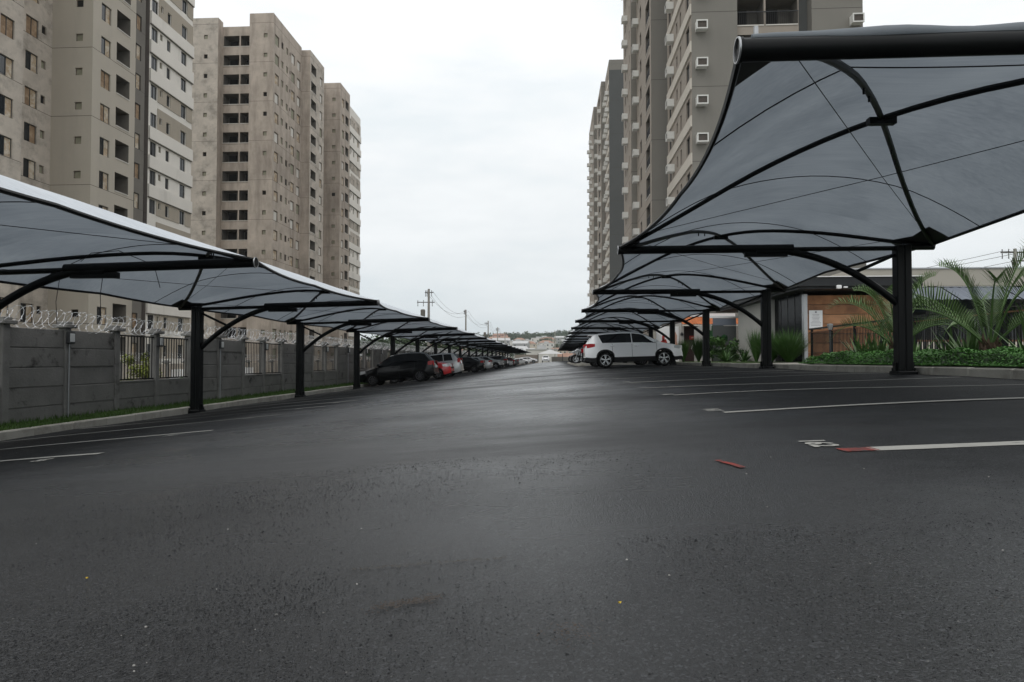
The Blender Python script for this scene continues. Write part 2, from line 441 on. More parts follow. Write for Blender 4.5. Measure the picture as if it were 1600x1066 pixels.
mat('ground_earth', (.12, .105, .07), .95, .1, var=.4, vscale=.05, dirt=(.07, .10, .04), dscale=.02, dlim=(.45, .6))
struct(mb.build('ground', 'ground_earth', smooth=True))

mb = MB()
xr = [lerp(-9.44, 6.44, i / 40) for i in range(41)]
yr = [-12, -6, -2] + [i * 1.0 for i in range(0, 40)] + [40 + i * 4 for i in range(0, 34)]
mb.grid([[(x, y, gz(x) + .012 * math.sin(y * .9 + x * .4) * (1 if 1 < y < 150 else 0) + .006 * math.sin(y * 2.1 - x * 1.3)) for x in xr] for y in yr])
def rz_(x, y): return gz(x) + .012 * math.sin(y * .9 + x * .4) * (1 if 1 < y < 150 else 0) + .006 * math.sin(y * 2.1 - x * 1.3)
road = struct(mb.build('asphalt_road', 'asphalt', smooth=True))

# painted bay lines and bay numbers are paint on the road
def strip(x0, y0, x1, y1, w, lift=.006, n=24, jitter=.006):
    m = MB(); P = []
    d = Vector((x1 - x0, y1 - y0, 0)).normalized(); q = Vector((-d.y, d.x, 0))
    rnd = random.Random(int(abs(x0 * 77 + y0 * 131)))
    a = []; b = []
    for i in range(n + 1):
        t = i / n; x = lerp(x0, x1, t); y = lerp(y0, y1, t)
        e1 = rnd.uniform(-jitter, jitter); e2 = rnd.uniform(-jitter, jitter)
        xa, ya = x + q.x * (w / 2 + e1), y + q.y * (w / 2 + e1); xb, yb = x - q.x * (w / 2 + e2), y - q.y * (w / 2 + e2)
        a.append((xa, ya, rz_(xa, ya) + lift)); b.append((xb, yb, rz_(xb, yb) + lift))
    m.grid([b, a]); return m
def number(txt, x, y, up, size=.2):
    cu = bpy.data.curves.new('bay_number', 'FONT'); cu.body = txt; cu.size = size; cu.align_x = 'CENTER'; cu.resolution_u = 2
    cu.offset = .006
    o = bpy.data.objects.new('tmp_text', cu); C.objects.link(o)
    dg = bpy.context.evaluated_depsgraph_get()
    me = bpy.data.meshes.new_from_object(o.evaluated_get(dg))
    bpy.data.objects.remove(o)
    rz = -PI / 2 if up > 0 else PI / 2
    M = Matrix.Translation((x, y, 0)) @ Matrix.Rotation(rz, 4, 'Z')
    for v in me.vertices:
        p = M @ v.co
        v.co = (p.x, p.y, rz_(p.x, p.y) + .007)
    me.materials.clear(); me.materials.append(MT['line_paint'])
    return put('bay_number', me, road)
for k in range(58):
    y = 3.5 + 2.4 * k
    strip(1.45 + (.13 if k == 0 else .0), y, 6.2, y + .05, .11 if k else .13).build('bay_line', 'line_paint', road)
    if k < 12: number(str(162 - k), 1.36, y + .27, 1, .19)
strip(1.43, 3.5, 1.60, 3.503, .12).build('bay_line', 'red_mark', road)
strip(.79, 3.34, .845, 3.10, .03, n=6).build('survey_mark', 'red_mark', road)
for k in range(62):
    y = 6.3 + 2.14 * k
    strip(-4.3, y, -9.1, y - .02, .12).build('bay_line', 'line_paint', road)
    if k < 10: number(str(80 - k), -4.62, y - .26, -1, .19)
mat('mud', (.066, .053, .043), .9, .1, var=.3, vscale=20)
def mud(x0, y0, x1, y1, spread, n, size):
    m = MB(); rnd = random.Random(int(abs(x0) * 999))
    for i in range(n):
        t = rnd.random(); x = lerp(x0, x1, t) + rnd.gauss(0, spread); y = lerp(y0, y1, t) + rnd.gauss(0, spread); k = size * rnd.uniform(.3, 1.2); a = rnd.uniform(0, 6)
        P = [(x + math.cos(a + j * 1.26) * k * rnd.uniform(.5, 1), y + math.sin(a + j * 1.26) * k * rnd.uniform(.5, 1)) for j in range(5)]
        b = len(m.v); m.v += [(p[0], p[1], rz_(p[0], p[1]) + .0025 + i * 2e-6) for p in P]; m.f.append(tuple(range(b, b + 5))); m.m.append(0)
    o = m.build('mud_stain', 'mud', road); o['kind'] = 'stuff'
mud(-.54, 1.83, -.13, 1.86, .009, 330, .0028)
mud(-.39, 1.52, -.26, 1.57, .015, 420, .0032)
mud(.02, 1.33, .05, 1.30, .03, 160, .003)
mud(.9, 1.33, 1.05, 1.34, .03, 140, .003)
mud(-1.5, 1.62, -1.44, 1.66, .03, 140, .003)
mat('grit_dark', (.016, .0165, .0175), .75, .15, var=.4, vscale=40)
mat('grit_mid', (.042, .043, .045), .8, .15, var=.4, vscale=40)
mat('grit_pale', (.13, .128, .12), .85, .15)
def grit():
    from mathutils import noise as mn
    m = MB(); rnd = random.Random(77); n = 0
    while n < 46000:
        y = 1.05 + 2.9 * rnd.random() ** 1.4; x = rnd.uniform(-.95, .95) * y
        f = mn.noise(Vector((x * 1.1 + 3.1, y * .8, .3))) + .5 * mn.noise(Vector((x * 3.3, y * 2.7, 1.7)))
        lane_ = math.exp(-((x + .35) / 1.9) ** 2)
        if rnd.random() > max(.05, min(1, .42 + f * 1.2)) * (.25 + .75 * lane_): n += .35; continue
        n += 1
        k = rnd.uniform(.0011, .0030) * (.75 + .17 * y) * (1.9 if rnd.random() < .03 else 1)
        z = rz_(x, y); a = rnd.uniform(0, 6.3); h = k * rnd.uniform(.2, .55)
        P = [(x + math.cos(a + j * 2.094) * k * rnd.uniform(.7, 1.2), y + math.sin(a + j * 2.094) * k * rnd.uniform(.7, 1.2), z - .0006) for j in range(3)]
        t = (x + rnd.uniform(-.3, .3) * k, y + rnd.uniform(-.3, .3) * k, z + h)
        q = rnd.random(); mi = 0 if q < .62 else (1 if q < .985 else 2)
        b = len(m.v); m.v += P + [t]
        for f_ in ((0, 1, 3), (1, 2, 3), (2, 0, 3)): m.f.append(tuple(b + i for i in f_)); m.m.append(mi)
    o = m.build('loose_grit', ['grit_dark', 'grit_mid', 'grit_pale'], road); o['kind'] = 'stuff'
grit()
# kerbs
def kerb_run(name, x0, x1, zt, zb, ya, yb, step=1.0):
    root = struct(thing(name, 'x', 'x')); del root['label']; del root['category']
    m = MB(); m.bbox(0, abs(x1 - x0), .004, step - .004, zb, zt, .02); me = m.mesh('kerb_stone', 'kerb', smooth=False)
    n = int((yb - ya) / step)
    for i in range(min(n, 290)):
        put('kerb_stone', me, root, (min(x0, x1) + random.uniform(-.006, .006), ya + i * step, random.uniform(-.006, .006)))
    return root
kerb_run('kerb_left', -9.58, -9.44, -1.235, -1.7, -6, 170)
kerb_run('kerb_right', 6.44, 6.58, -.125, -.6, -6, 170)
# verge between kerb and wall
mb = MB(); mb.grid([[(x, y, -1.255 + (x + 10.0) * -.06 + .02 * math.sin(y * 1.3)) for x in (-10.6, -10.3, -10.0, -9.75, -9.575)] for y in range(-6, 171, 2)])
struct(mb.build('verge', 'grass'))
mb = MB()
for i in range(26000):
    y = 4 + 70 * random.random() ** 1.7; x = random.uniform(-10.42, -9.62)
    z = -1.26 + (x + 10) * -.06
    h = random.uniform(.03, .085) * (1.5 if random.random() < .1 or x < -10.3 else 1); a = random.uniform(0, 2 * PI); w = .006 + y * .00022
    dx, dy = math.cos(a) * w, math.sin(a) * w
    l = random.uniform(-.04, .04); l2 = random.uniform(-.04, .04)
    mb.tri((x - dx, y - dy, z), (x + dx, y + dy, z), (x + l, y + l2, z + h))
o = mb.build('verge_grass', 'grass_blade'); o['kind'] = 'stuff'; tag(o, 'short green grass along the foot of the concrete wall', 'grass'); 
# right hand bed and paving behind the kerb
mb = MB(); mb.grid([[(x, y, -.15 + (x - 6.58) * .012) for x in (6.575, 7.1, 8.5, 10.5, 14, 26)] for y in list(range(-6, 176, 4))])
struct(mb.build('paving', 'pave'))
mb = MB(); mb.grid([[(x, y, -.128 + (x - 6.6) * .012) for x in (6.62, 7.4, 8.6, 9.9)] for y in (26.8, 28, 30, 32, 34, 36, 38, 40)])
struct(mb.build('lawn', 'grass'))
mb = MB(); mb.grid([[(x, y, -.12) for x in (7.22, 8, 9.9)] for y in (2, 8, 14, 20.3)])
struct(mb.build('planting_bed', 'soil'))
# island with motorcycle bays
mb = MB(); mb.bbox(1.62, 5.9, 43.2, 74, -.62, -.26, .05)
struct(mb.build('island', 'kerb'))

# ------------------------------------------------------------------ parking canopies
def canopy(side, xt, zt, xc, zc, over, sp, zarm, zg, rise, seam, first=False):
    """side +1: aisle on the left of the column. Local origin at the near beam (y=0)."""
    label, group = side
    s = 1 if xc > xt else -1
    xe = xc + s * over
    def zb(x): return lerp(zt, zc, (x - xt) / (xc - xt))
    root = thing('parking_canopy', label, 'canopy', group=group)
    # column: twin channels with a base block
    m = MB()
    for dx in (-.066, .066):
        m.bbox(xc + dx - .06, xc + dx + .06, -.1, .1, zg, zb(xc) + .03, .012)
    m.box(xc - .02, xc + .02, -.085, .085, zg, zb(xc))
    m.build('column', 'black_steel', root)
    m = MB(); m.bbox(xc - .175, xc + .175, -.16, .16, zg - .12, zg + .05, .015)
    for dx in (-.14, .14):
        m.box(xc + dx - .03, xc + dx + .03, -.04, .04, zg + .05, zg + .2)
    for a in (-.13, .13):
        for b in (-.12, .12): m.lathe([(.0, zg + .1), (.018, zg + .1), (.018, zg + .05)], 8, o=(xc + a, b, 0))
    m.build('base_plate', 'black_steel', root)
    # curved arm that turns into the beam
    xj = xt + (xc - xt) * .60
    pts = []
    P0 = Vector((xc - s * .1, 0, zarm)); P1 = Vector((xc - s * .95, 0, zarm + (zb(xc) - zarm) * .78)); P2 = Vector((xj, 0, zb(xj) - .055))
    for i in range(13):
        t = i / 12; pts.append(P0 * (1 - t) ** 2 + P1 * (2 * t * (1 - t)) + P2 * t * t)
    P3 = Vector((xj - s * .55, 0, zb(xj - s * .55) - .06)); pts.append(P3)
    MB().tube(pts, .062, 10).build('support_arm', 'black_steel', root, smooth=True)
    m = MB(); m.tube([(xt, 0, zt), (lerp(xt, xj, .5), 0, zb(lerp(xt, xj, .5))), (xj + s * .1, 0, zb(xj))], .074, 12)
    m.build('beam', 'black_steel', root, smooth=True)
    m = MB(); m.lathe([(.0, 0), (.082, 0), (.082, .02), (0, .02)], 14, axis='x', o=(xt - s * .022 + (0 if s > 0 else -.0), 0, zt))
    m.build('end_cap', 'black_steel', root, smooth=True)
    MB().lathe([(.074, 0), (.083, 0), (.083, .012), (.074, .012), (.074, 0)], 16, axis='x', o=(xt - s * .034, 0, zt)).build('cap_rim', 'galv', root, smooth=True)
    m = MB(); m.box(min(xj, xj - s * .75), max(xj, xj - s * .75), -.04, .04, zb(xj) - .15, zb(xj) - .06)
    m.build('splice_plate', 'black_steel', root)
    MB().tube([(xj, 0, zb(xj) - .02), (xc, 0, zb(xc) - .02)], .042, 8).build('tie_tube', 'black_steel', root, smooth=True)
    MB().tube([(xc, 0, zb(xc) + .0), (xe, 0, zb(xc) + .0)], .058, 10).build('rear_stub', 'black_steel', root, smooth=True)
    pa = pts[5]
    MB().tube([(xc - s * .08, 0, zb(xc) - .12), tuple(pa)], .03, 8).build('brace', 'black_steel', root, smooth=True)
    # cloth over two crossing arches
    half = abs(xe - xt) / 2; xm = (xt + xe) / 2; inset = .36
    def S(u, v, dz=0):
        w = 2 * v - 1
        x = xm + s * u * (half - inset * (1 - w * w))
        z = zb(xm + s * u * half) + .06
        if first and w < 0:
            z += rise * (1 - max(u * u, w * w))
        else:
            z += (seam + (rise - seam) * (1 - w * w)) * (1 - u * u)
        D = abs(abs(u) - abs(w))
        z -= .13 * D * (1 - D)
        # slack ripples
        z += .014 * math.sin(v * 31 + u * 4) * (1 - u * u) * abs(w) * (1 - w * w)
        return (x, v * sp, z + dz)
    n = 30
    m = MB()
    P = [[S(-1 + 2 * j / n, i / n) for j in range(n + 1)] for i in range(n + 1)]
    if s < 0: P = [list(reversed(r)) for r in P]
    m.grid(P)
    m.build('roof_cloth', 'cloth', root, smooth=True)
    for sg in (1, -1):
        a = [S(t, .5 + sg * t / 2, -.055 + (.02 if abs(t) > .97 else 0)) for t in [-1 + i / 12 for i in range(25)]]
        MB().tube(a, .036, 8).build('arch', 'black_steel', root, smooth=True)
        ch = [Vector(S(t, .5 + sg * t / 2, -.09)) for t in (-.82, .82)]
        mid = (ch[0] + ch[1]) / 2 - Vector((0, 0, .03))
        MB().tube([ch[0], mid, ch[1]], .0045, 4).build('stay_wire', 'wire', root)
    for u in (-1, 1):
        MB().tube([S(u, i / 24, -.012) for i in range(25)], .026, 6).build('edge_cable', 'black_steel', root, smooth=True)
    for v in (.25, .78):
        MB().tube([S(-1 + i / 10, v, -.03) for i in range(21)], .007, 4).build('seam_rope', 'wire', root)
    # joint block where the arches cross, with bolts
    c = S(0, .5)
    m = MB(); m.box(c[0] - .16, c[0] + .16, c[1] - .05, c[1] + .05, c[2] - .13, c[2] - .05)
    jo = m.build('crossing_joint', 'black_steel', root)
    bo = MB().tube([(0, 0, -.17), (0, 0, -.05)], .012, 6).mesh('bolt', 'black_steel')
    for dx in (-.32, -.24, .24, .32):
        q = S(dx, .5 + dx / 2); put('bolt', bo, jo, (q[0], q[1], q[2] + .02))
    if first:
        # cloth edge rolled and laced round the first beam
        P = []
        for i in range(41):
            x = lerp(xt + .06 * s, xe, i / 40); zz = zb(x) + .075 + .006 * math.sin(i * 1.1)
            P.append((x, -.01 + .01 * math.sin(i * .7), zz))
        MB().tube(P, [.022 + .02 * min(1, i / 4) * (1 - .2 * math.sin(i * .9)) for i in range(41)], 10).build('rolled_edge', 'cloth', root, True)
        MB().tube([(xt + .09 * s, 0, zt + .02), (xt + .09 * s, 0, zt + .15)], .016, 8).build('eye_bolt', 'galv', root, True)
    # dark reinforcing patches at the corners
    for (u0, v0) in ((-1, .0), (1, .0), (-1, 1.0), (1, 1.0)):
        P = []
        for i in range(5):
            for_row = []
            for j in range(5):
                aa = i / 4 * .13; bb = j / 4 * .09
                for_row.append(S(u0 - math.copysign(aa, u0), v0 + (bb if v0 < .5 else -bb), -.014))
            P.append(for_row)
        MB().grid(P).build('corner_patch', 'cladding', root)
    return root
LABR = ('grey mesh parking canopy on a black steel arm in the row before the planted kerb', 'canopies along the planted side')
LABL = ('grey mesh parking canopy on a black steel arm in the row along the concrete wall', 'canopies along the concrete wall')
SPR = 7.75; SPL = 7.33
Y0R = 4.72; Y0L = 2.73
fr_ = canopy(('end canopy with its cloth edge rolled on the beam over the bay marked 162', LABR[1]), 1.22, 1.99, 6.2, 2.0, .55, SPR + .3, 1.0, -.25, .92, .66, True)
fr_.location = (0, Y0R - .3, 0)
cr0 = canopy(LABR, 1.22, 1.99, 6.2, 2.0, .55, SPR, 1.0, -.25, .92, .66)
cr0.location = (0, Y0R + SPR, 0)
cr0['label'] = 'canopy whose column stands on the kerb before the palms and flax'
for k in range(2, 20):
    lb = {2: 'canopy whose column stands before the large grass tuft by the hall', 3: 'grey mesh canopy sheltering the white crossover', 5: 'grey mesh canopy at the start of the motorcycle island'}.get(k, LABR[0])
    copy_tree(cr0, loc=(0, Y0R + SPR * k, 0), label=lb)
cl0 = canopy(LABL, -4.52, 1.47, -9.3, 1.35, .5, SPL, .3, -1.36, .74, .48)
cl0.location = (0, Y0L, 0)
for k in range(1, 20):
    lb = {1: 'canopy with loose wires hanging off its arm beside the concrete wall', 4: 'grey mesh canopy sheltering the near black and red hatchbacks', 5: 'grey mesh canopy sheltering the silver tall wagon', 7: 'grey mesh canopy sheltering the black and silver sedans'}.get(k, LABL[0])
    copy_tree(cl0, loc=(0, Y0L + SPL * k, 0), label=lb)
# loose bits of wire hanging at the first splice
for pts in ([(-7.2, 10.0, 1.5), (-7.0, 9.95, 1.62), (-6.6, 10.0, 1.66), (-6.1, 10.1, 1.45), (-6.0, 10.1, 1.1)], [(-7.6, 10.1, 1.3), (-7.66, 10.1, .9), (-7.64, 10.1, .55)], [(-6.9, 10.1, 1.4), (-6.95, 10.1, 1.0), (-6.93, 10.1, .6)]):
    tag(MB().tube(pts, .006, 4).build('loose_wire', 'wire'), 'thin loose wire dangling from a canopy arm before the wall', 'wire', 'wires hanging off the canopy arm')

# ------------------------------------------------------------------ left perimeter wall
WX = -10.5; PB = 1.68; NB = 84; W0 = 12.45 - 4 * PB * 2
wall = thing('concrete_wall', 'grey precast concrete wall with stacked slabs and railing openings beside the verge', 'wall', (WX, W0, -1.34))
mp_ = MB(); mp_.bbox(-.09, .09, -.085, .085, -.25, 2.02, .012); mp_.bbox(-.17, .17, -.17, .17, 2.02, 2.1, .012); mp_.bbox(-.11, .11, -.11, .11, 2.1, 2.16, .012)
post_me = mp_.mesh('post', 'concrete_post')
sl = MB(); sl.bbox(-.045, .045, .06, PB - .06, .006, .394, .012); sl.box(-.016, .016, .03, PB - .03, -.03, .37); slab_me = sl.mesh('slab', 'concrete_wall')
cp = MB(); cp.bbox(-.055, .055, .088, PB - .088, 0, .045, .01); cop_me = cp.mesh('coping', 'concrete_post')
def bars_mesh(n):
    m = MB()
    m.box(-.02, .02, .088, PB - .088, 0, .035); m.box(-.02, .02, .088, PB - .088, 1.08, 1.115)
    return m
rail_me = bars_mesh(0).mesh('rail_frame', 'black_steel')
bm_ = MB(); bm_.box(-.009, .009, -.009, .009, .035, 1.08); bar_me = bm_.mesh('bar', 'black_steel')
bj = MB()
for i in range(12): 
    yb = .14 + i * .127; bj.box(-.009, .009, yb - .009, yb + .009, .035, 1.08)
bars_me = bj.mesh('bars', 'black_steel')
lm = MB(); lm.bbox(.09, .17, -.10, .10, -.13, .13, .012); lb_me = lm.mesh('wall_lamp', 'frame_dark')
lg = MB(); lg.bbox(.165, .182, -.07, .07, -.09, .09, .006); lg_me = lg.mesh('lamp_glass', 'lamp_glass')
for i in range(NB + 1):
    y = i * PB
    put('post', post_me, wall, (random.uniform(-.01, .01), y, 0), rz=random.uniform(-.02, .02))
    if i == NB: break
    solid = (i % 4) in (0, 1)
    for k in range(5 if solid else 2):
        put('slab', slab_me, wall, (random.uniform(-.012, .012), y, -.02 + .4 * k), rot=(0, random.uniform(-.006, .006), random.uniform(-.004, .004)))
    if not solid:
        put('coping', cop_me, wall, (0, y, .775))
        rl = thing('railing', 'black bar railing filling an opening in the concrete wall', 'railing', (WX, W0 + y, -1.34 + .83), group='railings in the wall openings')
        put('rail_frame', rail_me, rl)
        if 6 <= i < 34:
            for j in range(12): put('bar', bar_me, rl, (0, .14 + j * .127, 0))
        else: put('bars', bars_me, rl)
    if i % 2 == 1 and i < 40:
        ll = thing('wall_lamp', 'small square black lamp with pale glass on a concrete wall post', 'lamp', (WX, W0 + y, .47), group='lamps on the wall posts')
        put('housing', lb_me, ll); put('glass', lg_me, ll)
        if i % 4 == 1:
            MB().tube([(.105, 0, -.12), (.105, 0, -1.75)], .012, 6).build('conduit', 'galv', ll)
# razor wire coils on the posts
def coil(x, zc, ya, yb, r, pitch, k, barb, name, label):
    m = MB(); pts = []; n = int((yb - ya) / pitch * k); rnd = random.Random(3)
    rr = r; off = 0; oz = 0
    for i in range(n):
        if i % k == 0: rr_t = r * rnd.uniform(.8, 1.12); o_t = rnd.uniform(-.05, .05); oz_t = rnd.uniform(-.04, .04)
        rr += (rr_t - rr) * .2; off += (o_t - off) * .2; oz += (oz_t - oz) * .2
        a = 2 * PI * i / k
        p = Vector((x + math.cos(a) * rr, ya + i * pitch / k + off + .12 * math.sin(a), zc + oz + math.sin(a) * rr)); pts.append(p)
    m.tube(pts, .0045, 3, 0, cap=False)
    for i in range(0, n - 1, barb):
        p = pts[i]; d = (pts[i + 1] - p).normalized(); q = Vector((rnd.uniform(-1, 1), rnd.uniform(-1, 1), rnd.uniform(-1, 1))).cross(d).normalized()
        l = .05; w = .024
        m.quad(p - d * l - q * w, p - d * l * .3, p + d * l + q * w, p + d * l * .3, 1)
    return tag(m.build(name, ['galv', 'barb']), label, 'wire')
coil(WX, .84, W0 - 2, 96, .21, .23, 18, 2, 'razor_wire', 'coiled silver razor wire along the top of the concrete wall')
coil(WX, .84, 96, 140, .21, .4, 12, 2, 'razor_wire', 'far stretch of coiled razor wire on the concrete wall top')

# the plot behind it: second wall, pale palisade, shrubs
w2 = thing('inner_wall', 'pale concrete wall with razor wire on the plot in front of the painted tower', 'wall', (-21, 26, -2.2))
for i in range(26):
    o_ = MB().bbox(-.06, .06, i * 2.0 + .01, i * 2.0 + 1.99, 0, 1.98, .012).build('panel', 'raw_concrete_light', w2)
    put('post', post_me, w2, (.02, i * 2.0, 0))
coil(-21, .15, 26, 78, .22, .3, 14, 2, 'razor_wire', 'coiled razor wire above the second wall behind the railings')
pf = thing('palisade_fence', 'white slatted palisade fence on the plot behind the railings', 'fence', (-17.5, 30.5, -2.2))
pm = MB(); pm.box(-.02, .02, -.045, .045, 0, 1.75); pme = pm.mesh('slat', 'white')
for i in range(46): put('slat', pme, pf, (0, i * .19, random.uniform(-.02, .02)))
MB().box(-.05, -.022, -.1, 8.7, 1.3, 1.38).build('rail', 'white', pf); MB().box(-.05, -.022, -.1, 8.7, .4, .48).build('rail', 'white', pf)
struct(MB().grid([[(x, y, -2.17) for x in (-34, -20, -10.6)] for y in range(0, 150, 10)]).build('plot_ground', 'ground_earth'))

# ------------------------------------------------------------------ towers
FH = 2.75
def rect_facade(parent, P0, org, th, W, z0, z1, ops, m, depth=.2, joints=True):
    """wall with real openings. ops: (u0,u1,za,zb,depth,backmat or None)"""
    us = sorted(set([0, W] + [o[0] for o in ops] + [o[1] for o in ops]))
    zs = sorted(set([z0, z1] + [o[2] for o in ops] + [o[3] for o in ops]))
    mb = MB(); mats = [m, 'interior', 'joint', 'void']
    hit = {}
    for o in ops:
        for i, u in enumerate(us[:-1]):
            if u < o[0] - 1e-6 or u >= o[1] - 1e-6: continue
            for j, z in enumerate(zs[:-1]):
                if o[2] - 1e-6 <= z < o[3] - 1e-6: hit[(i, j)] = 1
    for i in range(len(us) - 1):
        for j in range(len(zs) - 1):
            if (i, j) in hit: continue
            mb.quad((us[i], 0, zs[j]), (us[i + 1], 0, zs[j]), (us[i + 1], 0, zs[j + 1]), (us[i], 0, zs[j + 1]), 0)
    for (a, b, c, d, dp, back) in ops:
        k = 1 if dp > .5 else 0
        mb.quad((a, 0, c), (a, dp, c), (b, dp, c), (b, 0, c), k); mb.quad((a, 0, d), (b, 0, d), (b, dp, d), (a, dp, d), k)
        mb.quad((a, 0, c), (a, 0, d), (a, dp, d), (a, dp, c), k); mb.quad((b, 0, c), (b, dp, c), (b, dp, d), (b, 0, d), k)
        if back is not None: mb.quad((a, dp, c), (b, dp, c), (b, dp, d), (a, dp, d), back)
    if joints:
        z = z0 + FH * 2 - .55
        while z < z1 - .4:
            mb.box(0, W, -.004, .0, z, z + .035, 2); z += FH * 2
    return mb.build('wall', mats, parent, loc=tuple(Vector(org) - P0), rz=th)

WIN = {}
def window_mesh(w, h, fm, fw=.05, mull=True, sillm=None):
    key = (w, h, fm, mull, fw)
    if key in WIN: return WIN[key]
    m = MB()
    m.box(0, w, .0, .05, 0, fw); m.box(0, w, .0, .05, h - fw, h); m.box(0, fw, 0, .05, fw, h - fw); m.box(w - fw, w, 0, .05, fw, h - fw)
    if mull: m.box(w / 2 - .025, w / 2 + .025, .0, .05, fw, h - fw)
    f = m.mesh('window', fm)
    p = MB(); p.box(fw * .6, w / 2 if mull else w - fw * .6, .028, .04, fw * .6, h - fw * .6); pa = p.mesh('pane', 'glass_dark')
    WIN[key] = (f, p); return WIN[key]
PANE = {}
def pane_mesh(w, h, half, pm):
    key = (w, h, half, pm)
    if key not in PANE:
        m = MB(); e = .03
        if half == 0: m.box(e, w - e, .03, .042, e, h - e)
        elif half == 1: m.box(e, w / 2 - .02, .034, .046, e, h - e)
        else: m.box(w / 2 + .02, w - e, .024, .036, e, h - e)
        PANE[key] = m.mesh('pane', pm)
    return PANE[key]
def add_window(parent, P0, org, th, u, z, w, h, style, rnd, setb=.12):
    c, s = math.cos(th), math.sin(th)
    loc = Vector(org) + Vector((c * u - s * setb, s * u + c * setb, z - org[2])) - P0
    if style == 'paper':
        o = put('window', window_mesh(w, h, 'frame_dark')[0], parent, loc, th)
        a = rnd.random()
        put('pane', pane_mesh(w, h, 1, 'glass_dark' if a < .75 else 'paper_orange'), o)
        put('pane', pane_mesh(w, h, 2, 'paper_tan' if rnd.random() < .7 else 'paper_orange'), o)
    elif style == 'glass':
        o = put('window', window_mesh(w, h, 'frame_dark')[0], parent, loc, th)
        put('pane', pane_mesh(w, h, 1, 'glass_grey' if rnd.random() < .5 else 'glass_dark'), o)
        put('pane', pane_mesh(w, h, 2, 'glass_dark' if rnd.random() < .75 else 'glass_grey'), o)
    elif style == 'bare':
        o = put('window', window_mesh(w, h, 'frame_pale', fw=.12, mull=False)[0], parent, loc, th)
        a = rnd.random()
        put('pane', pane_mesh(w, h, 0, 'sill' if a < .4 else ('paper_tan' if a < .8 else 'vent_green')), o)
    elif style == 'vent':
        o = put('window', window_mesh(w, h, 'frame_pale', mull=False)[0], parent, loc, th)
        put('pane', pane_mesh(w, h, 0, 'vent_green' if rnd.random() < .75 else 'void'), o)
    else:
        o = put('window', window_mesh(w, h, 'frame_dark', mull=False)[0], parent, loc, th)
        put('pane', pane_mesh(w, h, 0, 'glass_dark' if rnd.random() < .7 else 'glass_grey'), o)
    return o

def facade(parent, P0, org, th, W, z0, z1, m, wins=(), balcs=(), nf=17, zc0=.82, rnd=None, depth=.16, fmin=-1, joints=True):
    """wins: (u centre, w, h, style, dz); balcs: (u0,u1,zlo,zhi,depth)"""
    ops = []
    for (u, w, h, st, dz) in wins:
        for k in range(fmin, nf):
            zc = zc0 + FH * k + dz
            if zc + h / 2 > z1 - .3 or zc - h / 2 < z0 + .1: continue
            ops.append((u - w / 2, u + w / 2, zc - h / 2, zc + h / 2, depth, None))
    for (a, b, lo, hi, dp) in balcs:
        for k in range(fmin, nf):
            zc = zc0 + FH * k
            if zc + hi > z1 - .3 or zc + lo < z0 + .1: continue
            ops.append((a, b, zc + lo, zc + hi, dp, 1))
    rect_facade(parent, P0, org, th, W, z0, z1, ops, m, joints=joints)
    for (u, w, h, st, dz) in wins:
        for k in range(fmin, nf):
            zc = zc0 + FH * k + dz
            if zc + h / 2 > z1 - .3 or zc - h / 2 < z0 + .1: continue
            add_window(parent, P0, org, th, u - w / 2, zc - h / 2, w, h, st, rnd, setb=depth - .06)
    c, s = math.cos(th), math.sin(th)
    for (a, b, lo, hi, dp) in balcs:
        sm = MB(); sm.box(0, b - a, -.05, .12, -.06, .02); sme = sm.mesh('balcony_sill', 'sill')
        dm = MB(); dm.box(.25, (b - a) * .6, -.0, .06, .0, hi - lo - .1); dme = dm.mesh('balcony_door', 'void')
        for k in range(fmin, nf):
            zc = zc0 + FH * k
            if zc + hi > z1 - .3 or zc + lo < z0 + .1: continue
            loc = Vector(org) + Vector((c * a, s * a, zc + lo - org[2])) - P0
            put('balcony_sill', sme, parent, loc, th)
            loc = Vector(org) + Vector((c * a - s * (dp - .07), s * a + c * (dp - .07), zc + lo - org[2])) - P0
            put('balcony_door', dme, parent, loc, th)

